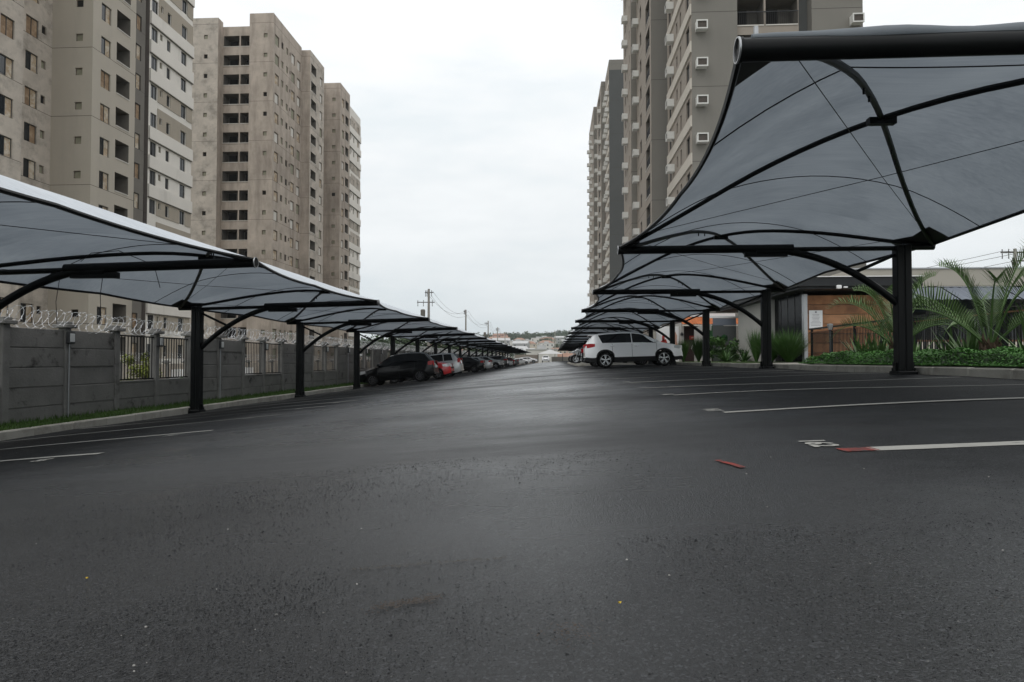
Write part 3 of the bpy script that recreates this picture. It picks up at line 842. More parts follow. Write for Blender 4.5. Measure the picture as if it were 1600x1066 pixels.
FH = 2.82
def left_tower(Y0, label, painted, seed, front):
    rnd = random.Random(seed); K = .95
    zb, zt = -2.2, 49.0
    root = thing('apartment_tower', label, 'apartment building', (-44, Y0 + 22, zb)); P0 = Vector(root.location)
    big = 'paper' if painted else 'bare'
    A = 'paint_beige' if painted else 'raw_concrete'
    B = 'raw_concrete_light'
    th = PI / 2
    F = lambda x, t0, t1, m, wins=(), balcs=(), top=0, **k: facade(root, P0, (x, Y0 + t0 * K, 0), th, (t1 - t0) * K, zb, zt + top, m, [((u - t0) * K, w, h, st, dz) for (u, w, h, st, dz) in wins], [((a - t0) * K, (b - t0) * K, lo, hi, dp) for (a, b, lo, hi, dp) in balcs], rnd=rnd, **k)
    def cross(x0, x1, t, m, wins=(), balcs=(), top=0, face=1, **k):
        # face toward the camera (-Y) from x0 to x1 (x0<x1)
        facade(root, P0, (x0, Y0 + t * K, 0), 0, x1 - x0, zb, zt + top, m, wins, balcs, rnd=rnd, **k)
    def back(x0, x1, t, m, top=0):
        rect_facade(root, P0, (x1, Y0 + t * K, 0), PI, x1 - x0, zb, zt + top, [], m, joints=False)
    F(-39.2, 0, 11.5, B if painted else A, [(1.4, 1.45, 1.5, big, 0), (3.45, .75, .95, 'vent', .2), (5.3, .75, .95, 'vent', .2), (6.55, .4, .5, 'void', .3), (7.8, 1.4, 1.5, big, 0), (10.3, 1.4, 1.5, big, 0)], top=.4)
    cross(-39.2, -37.8, 11.5, B if painted else A)
    F(-37.8, 11.5, 18.4, B if painted else 'raw_concrete_light', [(16.9, 1.25, 1.4, big, 0)], [(12.0, 14.4, -.35, 1.15, 1.6)])
    back(-40.45, -37.8, 18.4, A)
    F(-40.45, 18.4, 25, B, [(22.75, 1.3, 1.45, big, 0), (24.05, .5, .65, 'vent', .3)])
    cross(-40.45, -37.0, 25, A, [(2.3, .62, .62, 'vent', .1)])
    F(-37.0, 25, 31, A, [(26.75, 1.25, 1.45, big, 0)], [(28.2, 30.15, -.45, 1.15, 1.7)])
    back(-38.6, -37.0, 31, A)
    F(-38.6, 31, 35.2, 'paint_dark' if painted else 'raw_concrete_light', [(33.9, 1.25, 1.45, big, 0)])
    back(-39.9, -38.6, 35.2, 'paint_umber')
    F(-39.9, 35.2, 35.9, 'paint_umber')
    cross(-39.9, -38.6, 35.9, 'paint_umber')
    Z0 = .82
    # white and sand end bay
    st = 'glass' if painted else 'bare'
    F(-38.6, 35.9, 44.2, 'paint_white', [(36.8, 1.05, 1.4, st, 0), (38.0, .45, .6, 'vent', .3), (39.4, .65, 1.1, st, .05), (42.4, 1.05, 1.4, st, 0)], joints=False)
    for k in range(-1, 17):
        zf = Z0 + FH * k - 1.35
        if k % 4 in (0, 1):
            # sand coloured render panels around the windows of two floors
            pz0, pz1 = zf + .62, zf + FH - .02
            o = MB()
            for (a, b) in ((37.45, 37.75), (38.25, 39.04), (39.76, 41.83), (42.97, 44.19)):
                o.box(-38.6, -38.55, a, b, pz0, pz1)
            for (a, b, lo, hi) in ((37.75, 38.25, pz0, Z0 + FH * k - .02), (37.75, 38.25, Z0 + FH * k + .62, pz1), (39.04, 39.76, pz0, Z0 + FH * k - .52), (39.04, 39.76, Z0 + FH * k + .62, pz1), (41.83, 42.97, Z0 + FH * k + .72, pz1)):
                if hi > lo: o.box(-38.6, -38.55, a, b, lo, hi)
            o.v = [(x - P0.x, y * K + Y0 - P0.y, z - P0.z) for (x, y, z) in o.v]
            o.build('render_panel', 'paint_sand' if painted else 'raw_concrete_light', root)
            o = MB().box(-38.6 - P0.x, -38.5 - P0.x, 41.7 * K + Y0 - P0.y, 44.2 * K + Y0 - P0.y, Z0 + FH * k - 1.3 - P0.z, Z0 + FH * k - .73 - P0.z)
            if k % 4 == 0: o.build('spandrel_panel', 'navy', root)
        if k % 2 == 0 or k % 4 == 3:
            o = MB().box(-38.6 - P0.x, -38.42 - P0.x, 35.92 * K + Y0 - P0.y, 44.22 * K + Y0 - P0.y, zf - .62 - P0.z, zf + .60 - P0.z)
            o.build('white_band', 'paint_white', root)
            o = MB().box(-38.6 - P0.x, -38.44 - P0.x, 35.95 * K + Y0 - P0.y, 44.19 * K + Y0 - P0.y, zf - .70 - P0.z, zf - .62 - P0.z)  # dark coloured strip standing in for the shade beneath the white band
            o.build('band_shade_strip', 'paint_dark', root)
    back(-52, -38.6, 44.2, A)
    if front:
        cross(-42.7, -39.2, 0, A, [(2.35, .55, .62, 'vent', .25)], top=.4)
        cross(-47.3, -42.7, 1.45 / K, 'raw_concrete', [], [(.12, 2.45, -.55, 1.0, 1.6), (2.65, 4.5, -.55, 1.0, 1.6)], top=-.7)
        # side of the left block, facing +X
        rect_facade(root, P0, (-47.3, Y0, 0), PI / 2, 1.45, zb, zt - .05, [], 'raw_concrete', joints=False)
        cross(-52, -47.3, 0, 'raw_concrete_light', [(2.9, .55, .62, 'vent', .25)], top=-.05)
        rect_facade(root, P0, (-42.7, Y0 + 1.45, 0), -PI / 2, 1.45, zb, zt + .4, [], 'raw_concrete', joints=False)
    else:
        rect_facade(root, P0, (-52, Y0, 0), 0, 12.8, zb, zt, [], 'raw_concrete')
    rect_facade(root, P0, (-52, Y0 + 44.2 * K, 0), -PI / 2, 44.2 * K, zb, zt, [], 'raw_concrete', joints=False)
    m = MB()
    for (x1, t0, t1) in ((-39.21, .01, 11.5), (-37.81, 11.51, 18.39), (-40.46, 18.4, 25), (-37.01, 25.01, 30.99), (-38.61, 31, 44.19)):
        x0 = -51.9
        y0, y1 = t0 * K + Y0, t1 * K + Y0
        if front and t0 < 1:
            m.quad((x0, y0 + 1.5, zt - .9), (x1, y0 + 1.5, zt - .9), (x1, y1, zt - .9), (x0, y1, zt - .9)); continue
        m.quad((x0, y0, zt - .3), (x1, y0, zt - .3), (x1, y1, zt - .3), (x0, y1, zt - .3))
    m.v = [(x - P0.x, y - P0.y, z - P0.z) for (x, y, z) in m.v]
    m.build('roof', 'raw_concrete', root)
    root.location.x -= .35
    return root
left_tower(29.1, 'beige and white painted apartment tower with papered windows behind the concrete wall', True, 1, False)
left_tower(93.8, 'bare concrete apartment tower with dark double balconies beyond the painted tower', False, 2, True)

FH = 2.75
def ac_unit():
    # cage open at the front: local outward is -y
    e = thing('air_conditioner', 'x', 'x'); del e['label']; del e['category']
    m = MB(); w, h, d, f = .78, .62, .55, .07
    m.box(-w/2, w/2, -d, 0, -h/2, -h/2 + .05); m.box(-w/2, w/2, -d, 0, h/2 - .05, h/2)
    m.box(-w/2, -w/2 + .05, -d, 0, -h/2 + .05, h/2 - .05); m.box(w/2 - .05, w/2, -d, 0, -h/2 + .05, h/2 - .05)
    for (a, b, c, dd) in ((-w/2 - .02, w/2 + .02, -h/2 - .02, -h/2 + f), (-w/2 - .02, w/2 + .02, h/2 - f, h/2 + .02), (-w/2 - .02, -w/2 + f, -h/2 + f, h/2 - f), (w/2 - f, w/2 + .02, -h/2 + f, h/2 - f)):
        m.box(a, b, -d - .05, -d - .002, c, dd)
    body = m.mesh('air_conditioner', 'ac_white')
    g = MB(); g.box(-w/2 + .055, w/2 - .055, -d + .03, -.02, -h/2 + .055, h/2 - .055)
    for i in range(7):
        z = -h/2 + .1 + i * .065; g.box(-w/2 + .07, w/2 - .07, -d + .015, -d + .03, z, z + .02)
    gm = g.mesh('grille', 'ac_grille')
    bpy.data.objects.remove(e)
    return body, gm
ACB, ACG = ac_unit()
def add_ac(root, P0, x, y, th, zc0, n, rnd, k0=0, skip=.0):
    for k in range(k0, n):
        if rnd.random() < skip: continue
        o = put('air_conditioner', ACB, root, Vector((x, y, zc0 + FH * k)) - P0, th)
        put('grille', ACG, o)
def right_tower(Yf, segs, cuts, label, seed, xr, front, zt=48.7):
    """segs: list of (X, d0, d1, mat, wins, balcs); wins positions given as d"""
    rnd = random.Random(seed); zb = -1.2; th = -PI / 2
    root = thing('apartment_tower', label, 'apartment building', (16, Yf + 15, zb)); P0 = Vector(root.location)
    for (X, d0, d1, m, wins, balcs, acs, bands) in segs:
        facade(root, P0, (X, d1, 0), th, d1 - d0, zb, zt, m, [(d1 - u, w, h, st, dz) for (u, w, h, st, dz) in wins], [(d1 - b, d1 - a, lo, hi, dp) for (a, b, lo, hi, dp) in balcs], rnd=rnd, zc0=-.15 + .1, nf=18, joints=not bands, fmin=0)
        for d in acs: add_ac(root, P0, X, d, th, -.15, 17, rnd, 0, .03)
        if bands:
            for k in range(0, 17):
                z = -.15 + FH * k + 1.0
                MB().box(X - .1 - P0.x, X - P0.x, d0 + .02 - P0.y, d1 - .05 - P0.y, z - P0.z, z + .82 - P0.z).build('facade_band', bands, root)
        for (a, b, lo, hi, dp) in balcs:
            rm = MB()
            n = int((b - a) / .12)
            for i in range(n + 1): rm.box(-.008, .008, i * (b - a) / n - .008, i * (b - a) / n + .008, 0, .95)
            rm.box(-.02, .02, 0, b - a, .95, 1.0)
            rme = rm.mesh('railing', 'frame_dark')
            for k in range(0, 17):
                z = -.05 + FH * k + lo
                put('railing', rme, root, Vector((X + .08, a, z)) - P0)
    for (x0, x1, d, m, face) in cuts:
        if face > 0: rect_facade(root, P0, (x0, d, 0), 0, x1 - x0, zb, zt, [], m)
        else: rect_facade(root, P0, (x1, d, 0), PI, x1 - x0, zb, zt, [], m, joints=False)
    x0 = segs[0][0]
    if front:
        facade(root, P0, (x0, Yf, 0), 0, 3.3, zb, zt, 'paint_grey', rnd=rnd)
        add_ac(root, P0, x0 + .65, Yf, 0, -.15, 17, rnd)
        # recessed balconies, two to a floor
        facade(root, P0, (x0 + 3.3, Yf + .35, 0), 0, 4.5, zb, zt, 'paint_taupe', (), [(.06, 2.0, -.95, 1.1, 1.7), (2.14, 4.44, -.95, 1.1, 1.7)], rnd=rnd, zc0=-.05 + 1.1, nf=17, fmin=0, joints=False)
        rect_facade(root, P0, (x0 + 3.3, Yf + .35, 0), -PI / 2, .35, zb, zt, [], 'paint_grey', joints=False)
        rect_facade(root, P0, (x0 + 7.8, Yf + .0, 0), PI / 2, .01, zb, zt, [], 'paint_grey', joints=False)
        rm = MB()
        for i in range(32): rm.box(.1 + i * .14 - .008, .1 + i * .14 + .008, -.008, .008, 0, .95)
        rm.box(.04, 4.46, -.02, .02, .95, 1.0)
        rme = rm.mesh('railing', 'frame_dark')
        for k in range(0, 17): put('railing', rme, root, Vector((x0 + 3.3, Yf + .31, -.05 + 1.1 + FH * k - .95)) - P0)
        facade(root, P0, (x0 + 7.8, Yf + .9, 0), 0, .8, zb, zt, 'paint_charcoal', rnd=rnd, joints=False)
        facade(root, P0, (x0 + 8.6, Yf, 0), 0, xr - x0 - 8.6, zb, zt, 'paint_grey', rnd=rnd)
        rect_facade(root, P0, (x0 + 8.6, Yf + .9, 0), -PI / 2, .9, zb, zt, [], 'paint_grey', joints=False)
        add_ac(root, P0, xr - .55, Yf, 0, -.15 + .15, 17, rnd)
    else:
        facade(root, P0, (x0, Yf, 0), 0, xr - x0, zb, zt - 1.4, 'paint_charcoal', rnd=rnd, joints=True)
        MB().box(x0 + .02 - P0.x, xr - .02 - P0.x, Yf + .02 - P0.y, Yf + 7.9 - P0.y, zt - 1.4 - P0.z, zt + .3 - P0.z).build('roof_block', 'paint_grey', root)
    d1 = segs[-1][2]
    rect_facade(root, P0, (xr, Yf, 0), PI / 2, d1 - Yf, zb, zt, [], 'paint_grey')
    rect_facade(root, P0, (xr, d1, 0), PI, xr - segs[-1][0], zb, zt, [], 'paint_grey')
    m = MB()
    for (X, a, b, *_) in segs: m.quad((X + .01 - P0.x, a - P0.y, zt - .4 - P0.z), (xr - .01 - P0.x, a - P0.y, zt - .4 - P0.z), (xr - .01 - P0.x, b - P0.y, zt - .4 - P0.z), (X + .01 - P0.x, b - P0.y, zt - .4 - P0.z))
    m.build('roof', 'paint_grey', root)
    if front: root.location.z -= .35
    return root
right_tower(50, [
    (10.2, 50, 60.4, 'paint_taupe', [(51.5, 1.3, 1.35, 'dark', -.1), (54.3, .6, 1.2, 'dark', -.1), (55.9, .6, .9, 'dark', 0), (59.2, 1.2, 1.35, 'dark', -.1)], [], [57.6], 'paint_cream'),
    (11.0, 60.4, 62, 'navy', [], [], [], None),
    (9.0, 62, 72.5, 'paint_taupe', [(69.3, 1.2, 1.35, 'dark', -.1)], [(62.9, 65.5, -.9, 1.1, 1.5)], [71.2], None),
    (8.4, 72.5, 80, 'paint_taupe', [(78.1, 1.2, 1.3, 'dark', -.1), (74.0, .6, .9, 'dark', 0)], [], [76.0], None)],
    [(9.0, 11.0, 62, 'paint_grey', 1), (8.4, 9.0, 72.5, 'paint_grey', 1), (10.2, 11.0, 60.4, 'paint_taupe', -1)],
    'taupe apartment tower with white caged air conditioners and railed balconies behind the low hall', 5, 22.4, True)
right_tower(111, [
    (9.3, 111, 119, 'paint_taupe', [(113, 1.2, 1.3, 'dark', -.1)], [], [112.2, 114.6, 117.2], 'paint_cream'),
    (8.6, 119, 131, 'paint_taupe', [(121.5, 1.2, 1.3, 'dark', -.1)], [(123, 126, -.9, 1.1, 1.5)], [120.3, 128.5], None),
    (8.0, 131, 147, 'paint_taupe', [(134, 1.2, 1.3, 'dark', -.1), (141, 1.2, 1.3, 'dark', -.1)], [], [132.2, 137.5, 144], None)],
    [(8.6, 9.3, 119, 'paint_grey', 1), (8.0, 8.6, 131, 'paint_grey', 1)],
    'distant taupe apartment tower with a charcoal end wall beyond the nearer caged tower', 6, 23, False)

# ------------------------------------------------------------------ cars
def make_car(name, label, paint, style, loc, heading, group=None, tilt=0.0, dark_rims=False):
    """style dict; local x forward"""
    st = style
    L2 = st['L'] / 2; W = st['W'] / 2
    top = st['top']; belt = st['belt']; wr = st['wr']; ax = st['ax']
    root = thing(name, label, 'car', loc, group=group)
    root.rotation_euler = (Matrix.Rotation(heading, 3, 'Z').to_4x4() @ Matrix.Rotation(tilt, 3, 'Y').to_4x4()).to_euler()
    if 'mesh' not in st: st['mesh'] = {}
    ck = (paint, dark_rims)
    if ck not in st['mesh']:
        parts = []
        zhi = lambda x: interp(top, x)
        cab0, cab1 = st['cab']          # rear and front x where glass house meets the body
        def zbelt(x): return min(interp(belt, x), zhi(x) - .035)
        def plan(x):
            t = abs(x) / L2
            k_ = .30 if x > 0 else .17
            return W * (1 - k_ * max(0, (t - .70) / .30) ** 2.3)
        def whi(x):
            g = max(0.0, min(1.0, (zhi(x) - zbelt(x)) / .45))
            return plan(x) * lerp(.86, st['roofw'], g)
        ra = wr + .055
        def zlo(x):
            z = st['sill'] + .07 * max(0, (abs(x) / L2 - .86) / .14)
            for a in ax:
                if abs(x - a) < ra: z = max(z, wr + math.sqrt(ra * ra - (x - a) ** 2) - .01)
            return z
        def side(x, z):
            zb_, zl = zbelt(x), zlo(x)
            if z <= zb_:
                t = (z - st['sill']) / max(.05, zb_ - st['sill'])
                return plan(x) * (.955 + .045 * math.sin(PI * min(1, max(0, t * .95 + .12))))
            ze = zhi(x) - .05
            t = min(1.0, (z - zb_) / max(.02, ze - zb_))
            base = plan(x) * (.955 + .045 * math.sin(PI * min(1, 1.07)))
            return lerp(base * .985, whi(x), t ** 1.15)
        def topz(x, y):
            w = whi(x); return zhi(x) - .05 * min(1, abs(y) / w) ** 2.5
        xs = sorted(set([round(-L2 + i * st['L'] / 64, 4) for i in range(65)] + [round(a + k * ra, 4) for a in ax for k in (-1, -.99, -.96, -.9, -.8, -.6, -.3, 0, .3, .6, .8, .9, .96, .99, 1)] + [p[0] for p in top]))
        def section(x):
            zl, zb_, zh = zlo(x), zbelt(x), zhi(x)
            zl = min(zl, zb_ - .02)
            pts = []
            for i in range(9):
                z = lerp(zl, zb_, i / 8); pts.append((x, side(x, z), z))
            ze = zh - .05
            for i in range(1, 5):
                z = lerp(zb_, max(zb_ + .001, ze), i / 4); pts.append((x, side(x, z), z))
            w = whi(x)
            for i in range(1, 6):
                y = w * (1 - i / 5); pts.append((x, y, topz(x, y)))
            return pts
        secs = [section(x) for x in xs]
        body = MB(); clad = MB()
        for s in (1, -1):
            P = [[(p[0], p[1] * s, p[2]) for p in sec] for sec in secs]
            nclad = st.get('clad', 0)
            Pb = [r[nclad:] for r in P]; 
            if s < 0: Pb = [list(reversed(r)) for r in Pb]
            body.grid(Pb)
            if nclad:
                Pc = [[(q[0], q[1] + .006 * s, q[2]) for q in r[:nclad + 1]] for r in P]
                if s < 0: Pc = [list(reversed(r)) for r in Pc]
                clad.grid(Pc)
        for e, sg in ((0, -1), (-1, 1)):
            sec = secs[e][st.get('clad', 0):]
            bulge = .05 * sg
            for i in range(len(sec) - 1):
                a, b = sec[i], sec[i + 1]
                q = [(a[0], a[1], a[2]), (b[0], b[1], b[2]), (b[0], -b[1], b[2]), (a[0], -a[1], a[2])]
                q = q if sg < 0 else list(reversed(q))
                body.quad(*q)
            if st.get('clad', 0):
                sec = secs[e][:st['clad'] + 1]
                for i in range(len(sec) - 1):
                    a, b = sec[i], sec[i + 1]
                    clad.quad((a[0], a[1], a[2]), (b[0], b[1], b[2]), (b[0], -b[1], b[2]), (a[0], -a[1], a[2]))
        parts.append(('body', body.mesh('body', paint, True, True), []))
        if st.get('clad', 0): parts.append(('cladding', clad.mesh('cladding', 'cladding', True, True), []))
        und = MB(); und.box(-L2 + .25, L2 - .25, -W * .80, W * .80, st['sill'] - .02, .62)
        parts.append(('underbody', und.mesh('underbody', 'cladding'), []))
        # side windows: quads given by bottom and top edge
        for (b0, b1, t0, t1) in st['win']:
            for s in (1, -1):
                m = MB(); P = []
                for i in range(7):
                    r = i / 6; row = []
                    for j in range(9):
                        q = j / 8
                        x = lerp(lerp(b0, b1, q), lerp(t0, t1, q), r)
                        zb_ = zbelt(x) + .02; ze = zhi(x) - .085
                        if ze < zb_ + .01: ze = zb_ + .01
                        # ends of the strip taper with the roofline
                        z = lerp(zb_, ze, r)
                        row.append((x, (side(x, z) + .007) * s, z))
                    P.append(row)
                if s > 0: P = [list(reversed(r)) for r in P]
                m.grid(P); parts.append(('side_window', m.mesh('side_window', 'car_glass', True), []))
        for nm, (xa, xb), k in (('windshield', st['wsx'], 1), ('rear_window', st['rwx'], 1)):
            m = MB(); P = []
            for i in range(9):
                x = lerp(xa, xb, i / 8); w = whi(x) * .90; row = []
                for j in range(9):
                    y = lerp(-w, w, j / 8); row.append((x + (.006 if nm == 'windshield' else -.006), y, topz(x, y) + .009))
                P.append(row)
            m.grid(P); parts.append((nm, m.mesh(nm, 'car_glass', True, False), []))
        # lamps, plate, grille, handles, mirrors, door gaps
        hz = st['hz']; tz = st['tz']
        for s in (1, -1):
            def lamp(xc, zc, lx, lz, mt, nm, dirn, rise=0.0, wrap=.34):
                m = MB(); P = []
                # strip wrapping round the body corner
                pts = []
                for i in range(6):
                    x = lerp(xc - dirn * lx, xc, i / 5); pts.append((x, side(x, zc) + .008))
                xe, ye = pts[-1]
                for i in range(1, 5): pts.append((xe + dirn * .012, ye - i / 4 * wrap))
                n_ = len(pts)
                for k in range(5):
                    row = []
                    for i, (x, y) in enumerate(pts):
                        t = i / (n_ - 1); hh = lz * (.25 + .75 * math.sin(PI * min(1, .12 + t * .8)) ** .7)
                        zz = zc + (k / 4 - .5) * hh + rise * (1 - t)
                        row.append((x, y * s, zz))
                    P.append(row)
                if (s > 0) == (dirn > 0): P = [list(reversed(r)) for r in P]
                m.grid(P); parts.append((nm, m.mesh(nm, mt, True), []))
            lamp(L2, hz, .42, .17, 'lamp_clear', 'headlight', 1, rise=.07)
            lamp(-L2, tz[0], tz[1], tz[2], 'lamp_red', 'taillight', -1, rise=tz[3], wrap=tz[4])
            m = MB(); xm_ = cab1 - .32; ym = side(xm_, zbelt(xm_)); zm = zbelt(xm_) + .08
            m.bbox(xm_ - .07, xm_ + .07, min(s * (ym + .02), s * (ym + .21)), max(s * (ym + .02), s * (ym + .21)), zm - .05, zm + .09, .03)
            parts.append(('mirror', m.mesh('mirror', paint if not st.get('dm') else 'cladding', True), []))
            for hx in st['handles']:
                zz = zbelt(hx) - .10; yy = side(hx, zz)
                m = MB(); m.bbox(hx - .1, hx + .1, min(s * (yy - .01), s * (yy + .035)), max(s * (yy - .01), s * (yy + .035)), zz - .018, zz + .018, .008)
                parts.append(('door_handle', m.mesh('door_handle', 'chrome' if paint == 'car_white' else paint), []))
            m = MB()
            for gx in st['gaps']:
                P = [[(gx + d, (side(gx, z) + .004) * s, z) for d in (-.006, .006)] for z in [lerp(max(st['sill'] + .06, zlo(gx) + .02), zbelt(gx), i / 8) for i in range(9)]]
                m.grid(P)
            if st['gaps']: parts.append(('door_gap', m.mesh('door_gap', 'cladding'), []))
        m = MB(); m.bbox(-L2 - .02, -L2 + .02, -.2, .2, st['plz'], st['plz'] + .13, .008); parts.append(('number_plate', m.mesh('number_plate', 'plate'), []))
        m = MB(); m.bbox(L2 - .03, L2 + .02, -.45, .45, st['hz'] - .16, st['hz'] - .06, .012); m.bbox(L2 - .03, L2 + .015, -.55, .55, .26, .36, .012)
        parts.append(('grille', m.mesh('grille', 'cladding'), []))
        m = MB(); m.bbox(-L2 - .03, -L2 + .2, -W * .84, W * .84, .30, .40, .02); parts.append(('rear_bumper', m.mesh('rear_bumper', 'cladding' if st.get('clad') else paint, True), []))
        if st.get('spoiler'):
            xs_ = st['spoiler']; m = MB(); z = zhi(xs_); w = whi(xs_) * .93
            m.bbox(xs_ - .2, xs_ + .12, -w, w, z - .035, z + .012, .02); parts.append(('spoiler', m.mesh('spoiler', paint, True), []))
            for s in (1, -1):
                m = MB()
                m.tube([(lerp(xs_ + .25, st['wsx'][1] - .1, i / 8), s * .9 * whi(lerp(xs_ + .25, st['wsx'][1] - .1, i / 8)), zhi(lerp(xs_ + .25, st['wsx'][1] - .1, i / 8)) - .01) for i in range(9)], .016, 6)
                parts.append(('roof_rail', m.mesh('roof_rail', 'galv', True), []))
        # wheels
        ty = MB(); wd = .1
        ty.lathe([(wr * .68, -wd), (wr * .90, -wd), (wr * .98, -wd * .72), (wr, -wd * .3), (wr, wd * .3), (wr * .98, wd * .72), (wr * .90, wd), (wr * .68, wd)], 28, axis='y')
        tme = ty.mesh('tyre', 'tyre', True)
        rm = MB(); rr = wr * .68
        rm.lathe([(rr, -wd * .95), (rr * .93, -wd * .95), (rr * .93, wd), (rr, wd)], 28, axis='y', m=0)
        rm.lathe([(.001, -wd * .2), (rr * .93, -wd * .2)], 20, axis='y', m=1)
        rm.lathe([(.001, -wd * .92), (rr * .22, -wd * .9), (rr * .24, -wd * .5)], 12, axis='y', m=0)
        ns = st.get('spokes', 5)
        for i in range(ns):
            a = 2 * PI * i / ns
            for off in ((-.14, .14) if ns <= 6 else (0,)):
                M = Matrix.Rotation(a + off, 4, 'Y')
                rm.box(-.016 * wr / .3, .016 * wr / .3, -wd * .86, -wd * .45, rr * .15, rr * .95, 0, M)
        rme = rm.mesh('rim', ['rim_dark' if dark_rims else 'rim', 'tyre'], False)
        for a in ax:
            for s in (1, -1):
                parts.append(('wheel', None, [('tyre', tme), ('rim', rme)], (a, s * (W * .95 - wd), wr), PI if s > 0 else 0))
        st['mesh'][ck] = parts
    for p in st['mesh'][ck]:
        if p[1] is None:
            o = bpy.data.objects.new('wheel', p[2][0][1]); C.objects.link(o); o.parent = root; o.location = p[3]; o.rotation_euler = (0, 0, p[4])
            put('rim', p[2][1][1], o)
        else: put(p[0], p[1], root)
    return root

SUV = dict(L=4.44, W=1.85, wr=.355, ax=(-1.30, 1.34), sill=.27, roofw=.70, clad=2, spokes=5, cab=(-2.1, 1.3),
    top=[(-2.22, .95), (-2.17, 1.08), (-2.08, 1.22), (-1.86, 1.52), (-1.70, 1.575), (-1.2, 1.625), (-.5, 1.64), (0, 1.62), (.3, 1.58), (.62, 1.46), (1.22, 1.13), (1.40, 1.085), (1.85, 1.0), (2.05, .92), (2.16, .80), (2.22, .60)],
    belt=[(-2.22, 1.02), (-1.6, 1.1), (.9, 1.05), (1.4, 1.0), (2.22, .78)],
    win=[(-1.42, -.10, -1.60, -.12), (-.06, 1.02, -.08, .46)], wsx=(1.20, .40), rwx=(-2.05, -1.80), hz=.80, tz=(.98, .46, .20, .07, .12), plz=.80,
    handles=(-1.0, .12), gaps=(-.09, 1.02, -.98), spoiler=-1.84)
HATCH = dict(L=3.85, W=1.66, wr=.30, ax=(-1.20, 1.18), sill=.22, roofw=.68, spokes=10, cab=(-1.8, 1.1),
    top=[(-1.925, .72), (-1.88, .92), (-1.80, 1.0), (-1.48, 1.40), (-1.3, 1.465), (-.7, 1.51), (-.1, 1.50), (.25, 1.44), (1.02, 1.0), (1.15, .96), (1.6, .86), (1.83, .74), (1.925, .60)],
    belt=[(-1.93, .90), (-1.2, .98), (.9, .90), (1.93, .68)],
    win=[(-1.25, -.22, -1.22, -.24), (-.17, .86, -.19, .30)], wsx=(1.0, .30), rwx=(-1.76, -1.46), hz=.66, tz=(.84, .26, .26, .03, .12), plz=.62,
    handles=(-.75, .1), gaps=(-.2, .88, -1.0))
WAGON = dict(L=4.1, W=1.70, wr=.30, ax=(-1.22, 1.25), sill=.22, roofw=.70, spokes=5, cab=(-2, 1.1),
    top=[(-2.05, .78), (-2.02, .98), (-1.96, 1.06), (-1.68, 1.44), (-1.5, 1.50), (-.8, 1.54), (-.1, 1.52), (.25, 1.46), (1.05, 1.02), (1.2, .97), (1.7, .87), (1.95, .74), (2.05, .62)],
    belt=[(-2.05, .95), (-1.2, .99), (.9, .92), (2.05, .68)],
    win=[(-1.62, -1.05, -1.50, -1.02), (-1.0, -.15, -.97, -.17), (-.1, .92, -.12, .32)], wsx=(1.03, .32), rwx=(-1.93, -1.66), hz=.68, tz=(.92, .16, .40, .02, .12), plz=.66,
    handles=(-.7, .12), gaps=(-.12, .92, -1.02))
SEDAN = dict(L=4.3, W=1.72, wr=.30, ax=(-1.28, 1.30), sill=.21, roofw=.66, spokes=10, cab=(-1.4, 1.1),
    top=[(-2.15, .70), (-2.12, .92), (-2.02, .99), (-1.62, 1.03), (-.98, 1.36), (-.7, 1.43), (-.2, 1.46), (.1, 1.44), (.35, 1.37), (1.05, .99), (1.2, .95), (1.7, .86), (2.05, .72), (2.15, .58)],
    belt=[(-2.15, .88), (-1.2, .95), (.9, .89), (2.15, .66)],
    win=[(-1.15, -.18, -.88, -.2), (-.13, .92, -.15, .36)], wsx=(1.03, .38), rwx=(-1.58, -1.0), hz=.66, tz=(.84, .26, .22, .02, .26), plz=.62,
    handles=(-.8, .12), gaps=(-.15, .92, -1.05))
def park_left(name, label, paint, style, xc, y, nose_in, dark=False):
    sl_ = (gz(xc + 1.2) - gz(xc - 1.2)) / 2.4; a = math.atan(sl_)
    # nose_in: heading toward -X
    make_car(name, label, paint, style, (xc, y, gz(xc) + .01), PI if nose_in else 0, tilt=(a if nose_in else -a), dark_rims=dark)
def park_right(name, label, paint, style, xc, y, nose_in, dark=False):
    sl_ = (gz(xc + 1.2) - gz(xc - 1.2)) / 2.4; a = math.atan(sl_)
    make_car(name, label, paint, style, (xc, y, gz(xc) + .01), 0 if nose_in else PI, tilt=(-a if nose_in else a), dark_rims=dark)
park_right('suv', 'white crossover with black wheel arches and alloy wheels parked alone under the canopies', 'car_white', SUV, 3.74, 32.2, True)
park_right('hatchback', 'black hatchback parked just past the white crossover', 'car_black', HATCH, 3.5, 36.6, True, True)
park_left('hatchback', 'black hatchback parked nose to the wall at the near end of the car row', 'car_black', HATCH, -7.75, 34.4, True, True)
park_left('hatchback', 'red hatchback facing the aisle between the black and silver cars', 'car_red', HATCH, -7.4, 37.7, False)
park_left('station_wagon', 'silver tall wagon with upright red tail lamps beside the red hatchback', 'car_silver', WAGON, -7.75, 43.4, True)
park_left('sedan', 'black sedan parked nose in past the silver wagon', 'car_black', SEDAN, -8.0, 59.5, True, True)
park_left('sedan', 'silver sedan parked nose in beside the black sedan', 'car_silver', SEDAN, -7.9, 65.8, True)
park_left('suv', 'silver crossover reversed in, past the silver sedan', 'car_silver', SUV, -7.9, 80.5, False)
park_left('suv', 'grey crossover parked nose in after the silver crossover', 'car_grey', SUV, -7.9, 88, True)
park_left('station_wagon', 'silver wagon facing the aisle far down the car row', 'car_silver', WAGON, -7.8, 100, False)
park_left('hatchback', 'dark wine red hatchback far down the row by the wall', 'car_wine', HATCH, -7.9, 110, True)
park_left('sedan', 'dark grey sedan far down the row by the wall', 'car_grey', SEDAN, -7.9, 119, True)
